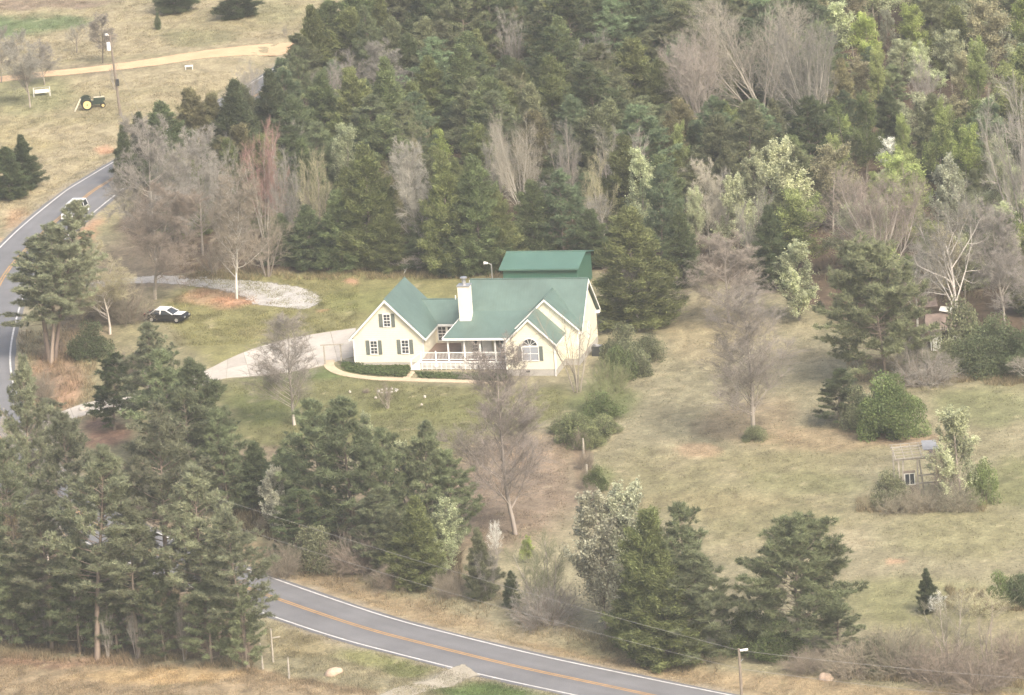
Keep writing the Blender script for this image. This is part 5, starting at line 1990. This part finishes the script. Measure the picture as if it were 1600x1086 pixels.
T('bush', 962, 540, 594, 56, "green bush by the house end wall", 'green')
T('bush', 985, 532, 584, 70, "dull green bush between the huge cedar and hedge line", 'dull')
T('bramble', 950, 556, 612, 70, "loose green brush along the house end wall", 'fresh')
T('bramble', 934, 590, 640, 66, "loose green brush above the hedge line bushes", 'fresh')
T('bush', 1008, 520, 562, 60, "dull low bush at the pasture side of the huge cedar", 'dull')
T('sparse', 892, 470, 612, 112, "bare many stemmed tree with twigs crossing in front of the gable", None, None, var=0)
T('bush', 908, 646, 694, 84, "bright green bush at the top of the hedge line", 'fresh', var=2)
T('bush', 884, 650, 674, 58, "low fresh green bush spreading toward the house lawn", 'fresh')
T('bush', 940, 652, 678, 62, "low fresh green bush spreading into the pasture", 'fresh')
T('bush', 922, 670, 702, 50, "fresh green bush right above the weathered post", 'fresh')
T('bush', 938, 614, 655, 70, "dark green bush beside the hedge line", 'green', var=0)
T('bush', 930, 730, 768, 38, "small green bush along the hedge line", 'green')
for i, (x, t, b) in enumerate(((908, 672, 705), (914, 702, 735), (918, 732, 765), (920, 755, 785))):
    T('bramble', x, t, b, 32, ("brown dry stalks below the bright hedge bush", "brown dry stalks beside the weathered post", "brown dry stalks by the low post", "brown dry stalks at the hedge line end")[i], 'brown')
T('tall', 768, 536, 838, 158, "tallest bare tree standing in front of the porch", None, None, var=0, bx=806)
T('tall', 444, 490, 664, 112, "bare tree between the driveway and the front lawn", None, 'pale', var=1, bx=460)
T('multi', 603, 598, 638, 34, "little bare shrub in the middle of the front lawn", 'brown')
T('bramble', 572, 606, 614, 14, "flat tuft of dry weeds on the front lawn", 'brown')

# woods edge behind the yard
T('bare', 232, 182, 430, 135, "tall grey bare tree at the west end of the woods", 'grey', 'pale', var=1, bx=246)
T('bare', 240, 285, 470, 145, "brown bare tree leaning over the gravel drive", 'brown', 'grey', var=0, bx=243)
T('bare', 362, 262, 468, 112, "bare tree with a white trunk standing on the yard grass", 'brown', 'white', var=2, bx=370)
T('multi', 398, 185, 372, 72, "red budding maple in the woods edge", 'red', 'pale', var=0)
T('multi', 420, 205, 372, 50, "second smaller red budding maple", 'red', 'pale', var=1)
BW = "bare trees in the woods edge behind the yard"
for (x, t, b, w_, k, c, lab) in (
        (300, 200, 400, 105, 'bare', 'grey', "grey bare tree behind the white trunked yard tree"), (338, 232, 410, 80, 'multi', 'haze', "thin bare tree west of the red maple"),
        (445, 235, 402, 92, 'multi', 'haze', "hazy bare tree just east of the red maple"), (485, 226, 396, 84, 'multi', 'tanleaf', "hazy budding tree west of the tall edge cedar"),
        (275, 215, 380, 80, 'multi', 'grey', "bare many stemmed tree at the west woods corner"), (640, 213, 418, 88, 'bare', 'grey', "tall grey bare tree between two edge cedars"),
        (805, 172, 350, 92, 'fan', 'pale', "pale fan shaped bare tree above the barn"), (880, 188, 345, 66, 'multi', 'haze', "bare tree with pale buds above the barn roof"),
        (770, 195, 330, 60, 'multi', 'haze', "thin bare tree west of the pale fan shaped tree"), (925, 240, 385, 66, 'multi', 'tanleaf', "budding tree above the huge cedar"),
        (1100, 252, 405, 64, 'bare', 'pale', "pale straight bare tree behind the pasture"), (1172, 300, 430, 70, 'multi', 'haze', "thin grey tree at the pasture back corner"),
        (410, 330, 432, 84, 'multi', 'brown', "brown budding tree beside the yard grass"), (330, 385, 432, 66, 'multi', 'brown', "brown brush at the back of the yard"),
        (850, 285, 405, 60, 'limb', 'grey', "crooked bare tree just behind the barn"), (940, 300, 400, 70, 'limb', 'grey', "crooked bare tree leaning over the huge cedar")):
    T(k, x, t, b, w_, lab, c, 'pale' if k != 'multi' else 'grey', group=BW)
for (x, t, b, w_, k, c, lab) in (
        (568, 230, 418, 104, 'cedar', 'olive', "tallest cedar behind the yard"), (525, 300, 420, 84, 'cedar', None, "dark cedar west of the tallest edge cedar"),
        (478, 322, 418, 84, 'cedar', 'dark', "low dark cedar in the middle of the yard edge"), (436, 335, 412, 70, 'cedar', 'dark', "low dark cedar near the red maple"),
        (604, 318, 422, 72, 'cedar', 'olive', "cedar at the foot of the tall grey bare tree"), (690, 242, 428, 88, 'cedar', 'olive', "bright topped cedar behind the chimney"),
        (738, 248, 428, 92, 'cedar', None, "wide cedar just west of the barn"), (775, 300, 424, 66, 'cedar', 'olive', "narrow cedar touching the barn corner"),
        (712, 320, 430, 70, 'cedar', 'dark', "dark low cedar between the two edge cedars"), (655, 330, 420, 60, 'cedar', 'dark', "dark low cedar under the grey bare tree"),
        (872, 268, 408, 84, 'ypine', 'blue', "blue green pine behind the barn"), (828, 285, 412, 72, 'cedar', None, "cedar behind the barn ridge"),
        (1025, 262, 430, 84, 'ypine', 'blue', "blue green pine behind the huge cedar"), (1060, 330, 450, 70, 'cedar', None, "cedar between the huge cedar and pinkish tree"),
        (920, 330, 420, 66, 'cedar', 'dark', "dark cedar hidden behind the barn end"), (1200, 330, 455, 76, 'cedar', 'dark', "dark cedar behind the conical flowering tree"),
        (365, 128, 268, 92, 'cedar', 'dark', "dark cedar beside the far road strip"), (328, 148, 262, 72, 'cedar', 'brownish', "brownish cedar at the far road corner"),
        (215, 178, 275, 62, 'cedar', 'dark', "dark cedar at the west tip of the woods"), (500, 112, 245, 96, 'cedar', None, "round cedar in the second row of the woods"),
        (548, 106, 255, 84, 'cedar', 'olive', "olive cedar in the second row of the woods"), (420, 112, 255, 84, 'cedar', 'dark', "dark wide cedar behind the red maple"),
        (600, 92, 245, 86, 'cedar', None, "cedar in the second row above the grey bare tree"), (455, 150, 290, 90, 'cedar', 'dark', "dark cedar above the hazy bare trees"),
        (465, 74, 190, 52, 'ypine', None, "small pine standing at the orange road edge"), (575, 12, 155, 66, 'ypine', None, "pine at the top corner where the roads meet")):
    T(k, x, t, b, w_, lab, c, group=WE)
T('cedar', 190, 198, 292, 44, "small dark cedar at the western tip of the woods", 'dark', group=WE)
T('cedar', 250, 158, 284, 88, "broad dark cedar hiding the far road", 'dark', group=WE)
T('cedar', 296, 140, 266, 84, "olive brown cedar hiding the far road", 'brownish', group=WE)
T('bare', 592, 62, 170, 86, "grey bare tree under the top corner pine", 'haze', 'pale')
T('multi', 545, 80, 170, 60, "grey brush along the orange road edge", 'haze')
T('multi', 505, 95, 180, 60, "grey brush beside the small roadside pine", 'haze')
T('multi', 385, 95, 175, 60, "thin hazy tree before the orange road", 'haze')
T('bush', 685, 200, 250, 36, "bright lime sapling in the dark woods edge", 'lime')
T('limb', 628, 398, 428, 70, "heap of pale fallen branches at the yard edge", 'pale', 'white', var=0)
# fresh leaves on the right
LF = "leafing trees in the eastern woods"
for (x, t, b, w_, k, c, lab) in (
        (1000, 238, 405, 60, 'pear', 'palegreen', "pale flowering tree behind the huge cedar top"), (1148, 280, 410, 60, 'pear', 'palegreen', "pale flowering tree behind the pinkish bare tree"),
        (1222, 228, 385, 84, 'pear', 'palegreen', "tall pale flowering tree at the eastern woods edge"), (1292, 236, 375, 98, 'leafy', 'tanleaf', "round tan leafing tree in the eastern woods"),
        (1412, 246, 375, 92, 'leafy', 'ygreen', "round yellow green tree below the white blossom"), (1460, 160, 315, 54, 'leafy', 'ygreen', "slim yellow green tree in the eastern woods"),
        (1502, 204, 335, 64, 'leafy', 'lime', "lime green tree east of the slim one"), (1405, 182, 305, 42, 'leafy', 'ygreen', "narrow yellow green tree above the white blossom"),
        (1345, 145, 295, 56, 'leafy', 'green', "fresh green conical tree in the eastern woods"), (1390, 214, 275, 46, 'leafy', 'white', "brilliant white blossoming tree in the woods"),
        (1310, 215, 340, 44, 'leafy', 'ygreen', "small yellow green tree above the tan leafing tree"), (1340, 22, 130, 66, 'leafy', 'lime', "lime green crown near the top of the woods"),
        (1428, 5, 120, 60, 'leafy', 'lime', "lime green crown at the upper east woods"), (1545, -5, 130, 80, 'leafy', 'tanleaf', "tan green crown at the top edge of the woods"),
        (1592, -15, 120, 70, 'leafy', 'lime', "lime green crown in the top corner of the woods"), (1563, 18, 95, 44, 'pear', 'cream', "white blossoming tree near the top corner"),
        (1384, 14, 80, 30, 'pear', 'cream', "tiny white blossom near the top of the woods"), (1480, 250, 390, 60, 'pear', 'cream', "cream flowering tree above the sycamore"),
        (1545, 240, 390, 70, 'leafy', 'palegreen', "pale green tree above the shack"), (1365, 75, 200, 40, 'leafy', 'ygreen', "narrow yellow green crown in the dark pines"),
        (1060, 190, 300, 40, 'leafy', 'ygreen', "yellow green sapling below the bare fan trees"), (1175, 235, 340, 54, 'pear', 'palegreen', "pale budding tree at the middle woods edge"),
        (530, 190, 330, 60, 'leafy', 'palegreen', "pale green budding tree west of the tallest cedar"), (1440, 300, 420, 66, 'leafy', 'ygreen', "yellow green tree behind the tan bare tree"),
        (1080, 300, 420, 44, 'leafy', 'palegreen', "thin budding tree beside the pale straight tree"), (1520, 60, 200, 50, 'leafy', 'ygreen', "yellow green crown among the upper pines")):
    T(k, x, t, b, w_, lab, c, group=LF)
T('fan', 1085, 38, 225, 165, "lower of the two great tan fan shaped bare trees", None, 'grey', var=1)
T('fan', 1180, -18, 205, 235, "tallest great tan fan shaped bare tree in the woods", None, 'grey', var=2)
T('fan', 1258, 22, 240, 135, "greyish fan shaped bare tree beside the two tan ones", 'haze', 'pale', var=0)
T('multi', 795, 15, 130, 60, "mauve bare tree among the upper dark pines", 'haze', 'grey')
T('multi', 1440, 90, 190, 66, "grey bare tree among the upper eastern pines", 'haze', 'grey')
# far pasture
T('bare', 154, 26, 104, 56, "bare dark tree above the orange road near the pole", 'grey', 'dark', var=1)
T('limb', 116, 36, 84, 56, "low leaning bare tree in the far pasture", 'grey', 'dark', var=0)
T('bush', 245, 20, 48, 12, "small round dark shrub in the far pasture", 'dark')
T('bare', 36, 48, 168, 72, "bare grey tree by the white garden seat", 'haze', 'grey', var=0)
T('bare', 64, 70, 138, 60, "bare grey tree at the orange road", 'haze', 'grey', var=2)
T('bare', -5, 48, 135, 50, "bare grey tree cut by the far west edge", 'haze', 'grey', var=1)
T('multi', 176, 104, 145, 18, "slim bare sapling behind the power pole", 'haze')
T('cedar', 8, 230, 308, 62, "dark cedar cut by the west edge beside the far bend", 'dark')
T('cedar', 32, 212, 294, 54, "dark pointed cedar in the far bend pasture", 'dark')
T('cedar', 268, -45, 22, 62, "dark cedar at the top of the far pasture", 'dark')
T('cedar', 366, -52, 28, 66, "second dark cedar at the top of the far pasture", 'dark')
T('multi', 444, 38, 58, 12, "tiny bare sapling by the orange road", 'haze')

# the closed woods: every crown that shows, ordered by what grows where
KEEP = [(x - .42 * w_, x + .42 * w_, t, t + ({'fan': .62, 'cedar': .28, 'ypine': .30}.get(k, .5)) * (b - t), b) for (_, _, k, x, t, b, w_) in PLANTED if b < 560 and t < 470 and k != 'bramble']
FILL = [(655, -70), (600, 30), (470, 150), (370, 225), (300, 290), (240, 330), (330, 402), (560, 405), (780, 405), (1000, 425), (1200, 440), (1300, 470), (1480, 520), (1640, 540), (1700, 300), (1700, -70)]
gxy = [(p[0], p[1]) for p in PLANTED]
cand = []
fl = np.array([ground(*p)[:2] for p in FILL])
lo, hi = fl.min(0), fl.max(0)
sp_, tries, placed = 5.6, 0, 0
FW = ("dark pine in the closed woods above the yard", "olive cedar in the closed woods above the yard", "bare grey tree in the closed woods above the yard",
      "fresh green tree in the closed woods above the yard")
ANCHOR = [(1085, 100, "lower tan fan tree"), (1180, 70, "tallest tan fan tree"), (1258, 100, "greyish fan tree"), (795, 50, "mauve bare tree"), (1440, 130, "upper grey bare tree"), (575, 60, "top corner pine"),
          (592, 110, "bare tree under the corner pine"), (500, 160, "round second row cedar"), (548, 160, "olive second row cedar"), (600, 150, "second row cedar by the grey tree"), (685, 220, "bright lime sapling"),
          (805, 230, "pale fan tree over the barn"), (880, 240, "pale budded bare tree"), (640, 280, "tall grey edge tree"), (568, 300, "tallest yard edge cedar"), (738, 300, "wide cedar west of the barn"),
          (690, 290, "bright topped cedar"), (872, 320, "blue green pine behind the barn"), (1025, 310, "blue green pine behind the huge cedar"), (982, 350, "huge broad cedar"), (1000, 270, "pale flowering tree behind the huge cedar"),
          (1100, 300, "straight pale bare tree"), (1148, 320, "pale flowering tree at the pasture corner"), (1222, 280, "tall pale flowering tree"), (1292, 280, "round tan leafing tree"), (1412, 290, "round yellow green tree"),
          (1460, 210, "slim yellow green tree"), (1502, 250, "lime green tree"), (1345, 190, "fresh green conical tree"), (1390, 235, "brilliant white blossom"), (1340, 60, "lime crown near the top"),
          (1428, 50, "upper eastern lime crown"), (1545, 50, "tan green top crown"), (1563, 45, "white blossom near the top corner"), (1590, 240, "hazy bare tree at the east edge"), (1480, 300, "cream flowering tree"),
          (1370, 320, "wide bare tan tree"), (1478, 380, "white limbed sycamore"), (1240, 420, "conical pale flowering tree"), (365, 180, "dark cedar by the far road"), (455, 200, "dark cedar over the hazy trees"),
          (398, 230, "red budding maple"), (445, 270, "hazy tree by the maple"), (1365, 110, "narrow yellow green crown"), (1520, 100, "yellow green crown among upper pines"), (925, 290, "budding tree over the huge cedar"),
          (1060, 230, "yellow green sapling under the fan trees"), (1545, 290, "pale green tree above the shack"), (1310, 260, "small yellow green tree")]
USED = set()
TWORD = dict(olive="olive", dark="dark", brownish="brownish", dull="dull green", blue="blue green", haze="hazy", grey="grey", tanleaf="budding", ygreen="yellow green", green="fresh green", palegreen="pale green")


def woods_label(kind, tint, tx, ty):
    noun = dict(cedar="cedar", ypine="pine", multi="bare tree", leafy="leafing tree")[kind]
    near = sorted(ANCHOR, key=lambda a: (a[0] - tx) ** 2 + (a[1] - ty) ** 2)
    tw = TWORD.get(tint, "green")
    names = []
    for (ax, ay, an) in near[:8]:
        dx, dy = tx - ax, ty - ay
        far_ = "well " if math.hypot(dx, dy) > 95 else ""
        rel = ("east of" if dx > 0 else "west of") if abs(dx) > abs(dy) else ("beyond" if dy < 0 else "in front of")
        names.append(tw + " " + noun + " " + far_ + rel + " the " + an)
    for i in range(4):
        for j in range(i + 1, 4):
            names.append(tw + " " + noun + " between the " + near[i][2] + " and " + near[j][2])
    for n in names:
        if n not in USED and len(n.split()) <= 16:
            USED.add(n)
            return n
    return names[0]


while tries < 40000 and placed < 400:
    tries += 1
    low = tries > 24000
    x, y = rs.uniform(lo[0], hi[0]), rs.uniform(lo[1], hi[1])
    q = proj(np.array([x, y, 0.0]))
    if not in_poly(np.array([q[0]]), np.array([q[1]]), FILL)[0]:
        continue
    if min((x - a) ** 2 + (y - b) ** 2 for a, b in gxy) < ((3.4 if low else 4.5) ** 2):
        continue
    if np.min(np.hypot(ROAD[:, 0] - x, ROAD[:, 1] - y)) < 7:
        continue
    east = sstep(1150, 1500, q[0])
    mix = float(fbm(np.array([x / 16 + 7]), np.array([y / 16 + 7]), 77, 2)[0])
    r = rs.rand()
    if q[0] < 1150 and q[1] > 300:
        kind = 'cedar' if r < .62 else ('multi' if r < .82 else 'ypine')
    elif mix > .5:
        kind = 'ypine' if r < .78 else 'cedar'
    else:
        kind = 'cedar' if r < .62 else 'ypine'
    if rs.rand() < .50 * east:
        kind = 'leafy'
    elif rs.rand() < .04:
        kind = 'multi'
    hgt = dict(cedar=(7.5, 11.5), ypine=(9, 13.5), multi=(8, 11), leafy=(7, 11))[kind]
    h = rs.uniform(*hgt) * (.52 if low else 1)
    s = pxm([x, y, 0])
    wd = h * dict(cedar=.66, ypine=.64, multi=.55, leafy=.62)[kind] * rs.uniform(.85, 1.2)
    lean = .0727 - (q[0] - 800) / 38700.0
    ty = q[1] - h * s
    tx = q[0] - h * s * lean
    if ty > 1086 or ty + .8 * h * s < -5 or tx < 230:
        continue
    bad = False
    for (x0, x1, t0, t1, b) in KEEP:
        if q[1] > b - 6 and tx + wd * s * .42 > x0 and tx - wd * s * .42 < x1 and ty + 3 < t1 and q[1] > t0 + 4:
            bad = True
            break
    if bad:
        continue
    tint = {'cedar': rs.choice(['olive', 'dark', 'brownish', None, None, 'olive', 'dull', 'dull']), 'ypine': rs.choice(['blue', None, 'dull', 'blue', 'dark']), 'multi': rs.choice(['haze', 'grey', 'tanleaf']),
            'leafy': rs.choice(['ygreen', 'palegreen', 'palegreen', 'green', 'tanleaf'])}[kind]
    lab = woods_label(kind, tint, tx, ty)
    plant(kind, tx, ty, q[1], wd * s, lab, tint, group=dict(ypine="pines of the closed woods", cedar="cedars of the closed woods", multi="bare trees of the closed woods", leafy="leafing trees of the closed woods")[kind])
    gxy.append((x, y))
    placed += 1
print("fill trees", placed, "tries", tries, "planted", len(PLANTED))


# ------------------------------------------------------------------ low growth nobody could count
def scatter(name, regions, n, hgt, wd, tint_fn, label, matr, blades=3):
    """short blades standing on the ground inside pixel-surveyed areas"""
    per = n // len(regions)
    out = []
    for poly in regions:
        G = np.array([ground(*p)[:2] for p in poly])
        lo, hi = G.min(0), G.max(0)
        pts = rs.uniform(lo, hi, (per * 4, 2))
        ins = in_poly(pts[:, 0], pts[:, 1], [tuple(p) for p in G])
        pts = pts[ins][:per]
        cl = vnoise(pts[:, 0] / 1.3 + 50, pts[:, 1] / 1.6 + 50, 19)
        pts = pts[cl > rs.uniform(.15, .75, len(pts))]
        out.append(pts)
    P = np.concatenate(out)
    dr = poly_dist(P[:, 0], P[:, 1], ROAD[::2])
    P = P[dr > 4.0]
    keep = ~in_poly(P[:, 0], P[:, 1], [tuple(p) for p in np.concatenate([du, dlw[::-1]])])
    P = P[keep]
    Z = hz(P[:, 0], P[:, 1])
    k = blades
    PP = np.repeat(np.column_stack([P, Z]), k, 0)
    PP[:, :2] += rs.normal(size=(len(PP), 2)) * .10
    D = rs.normal(size=(len(PP), 3)) * .45
    D[:, 2] = 1
    c = tint_fn(P)
    C = np.repeat(c * rs.uniform(.6, 1.45, len(c))[:, None], k, 0) * rs.uniform(.8, 1.25, len(PP))[:, None]
    V, F, Tn = blades_mesh(name, PP, D, rs.uniform(.5, 1.2, len(PP)) * hgt, rs.uniform(.5, 1.2, len(PP)) * wd, C, matr)
    me = np_mesh(name, V, F, matr, Tn)
    o = link(name, me)
    o.color = (1, 1, 1, 1)
    return tag(o, label, None, None, "stuff")


def gtint(mul, mixc=None, a=0):
    def f(P):
        c = ground_colour(P[:, 0], P[:, 1]) * mul
        return c if mixc is None else c * (1 - a) + np.array(mixc) * a
    return f


scatter("grass", [[(905, 610), (1100, 460), (1250, 490), (1330, 600), (1640, 600), (1640, 1040), (1300, 1010), (1120, 1000), (1100, 830), (940, 790)],
                  [(640, 880), (1000, 1000), (1600, 1070), (1600, 1140), (1100, 1080), (620, 960), (400, 880)],
                  [(-50, 1030), (400, 1050), (640, 1090), (400, 1110), (-50, 1110)], [(410, 960), (700, 1045), (1050, 1110), (640, 1110), (430, 1060)],
                  [(250, 500), (300, 430), (560, 425), (560, 510), (380, 540), (280, 540)], [(360, 600), (500, 586), (700, 606), (870, 610), (900, 640), (880, 830), (760, 860), (700, 730), (400, 700)],
                  [(-20, 150), (400, 110), (240, 200), (160, 260), (-20, 380)], [(-20, 0), (600, 0), (500, 55), (-20, 115)]],
        330000, .17, .05, gtint(1.1), "short rough grass of the pastures and lawns", M_LEAF, 2)
scatter("weeds", [[(380, 850), (640, 915), (900, 985), (1140, 1045), (1140, 1062), (620, 940), (400, 880)], [(1340, 785), (1540, 785), (1540, 806), (1340, 806)],
                  [(1300, 1040), (1600, 1060), (1600, 1085), (1300, 1062)], [(1480, 930), (1600, 940), (1600, 966), (1480, 962)], [(280, 420), (780, 420), (780, 436), (280, 440)],
                  [(-20, 1005), (400, 1035), (400, 1056), (-20, 1030)], [(20, 520), (150, 500), (150, 660), (60, 660)], [(1320, 560), (1640, 585), (1640, 612), (1330, 600)]],
        26000, .62, .06, gtint(1.0, (.36, .28, .17), .5), "tall dry weeds along banks and wood edges", M_LEAF, 4)
scatter("undergrowth", [[(330, 240), (450, 160), (640, 120), (1300, 160), (1600, 200), (1600, 480), (1200, 445), (780, 418), (280, 425), (250, 330)], [(-20, 720), (250, 830), (395, 930), (380, 1020), (-20, 1000)],
                        [(330, 720), (480, 760), (720, 860), (720, 925), (480, 860), (380, 830)]],
        30000, .9, .10, lambda P: np.array([.15, .125, .075]) * rs.uniform(.6, 1.3, len(P))[:, None], "brown woodland undergrowth and fallen brush", M_LEAF, 4)

# ------------------------------------------------------------------ the air
hb = MB().box(-4300, 4300, -4100, 6100, -3, CH + 6)
hm = bpy.data.materials.new("haze")
hm.use_nodes = True
hn = hm.node_tree
hn.nodes.clear()
ho = hn.nodes.new("ShaderNodeOutputMaterial")
hv = hn.nodes.new("ShaderNodeVolumePrincipled")
hv.inputs["Color"].default_value = (.92, .96, .98, 1)
hv.inputs["Density"].default_value = HAZE
hv.inputs["Anisotropy"].default_value = .3
hn.links.new(hv.outputs[0], ho.inputs["Volume"])
if HAZE > 0:
    hz_o = hb.build("haze", hm)
    tag(hz_o, "thin pale haze over the whole valley", None, None, "stuff")
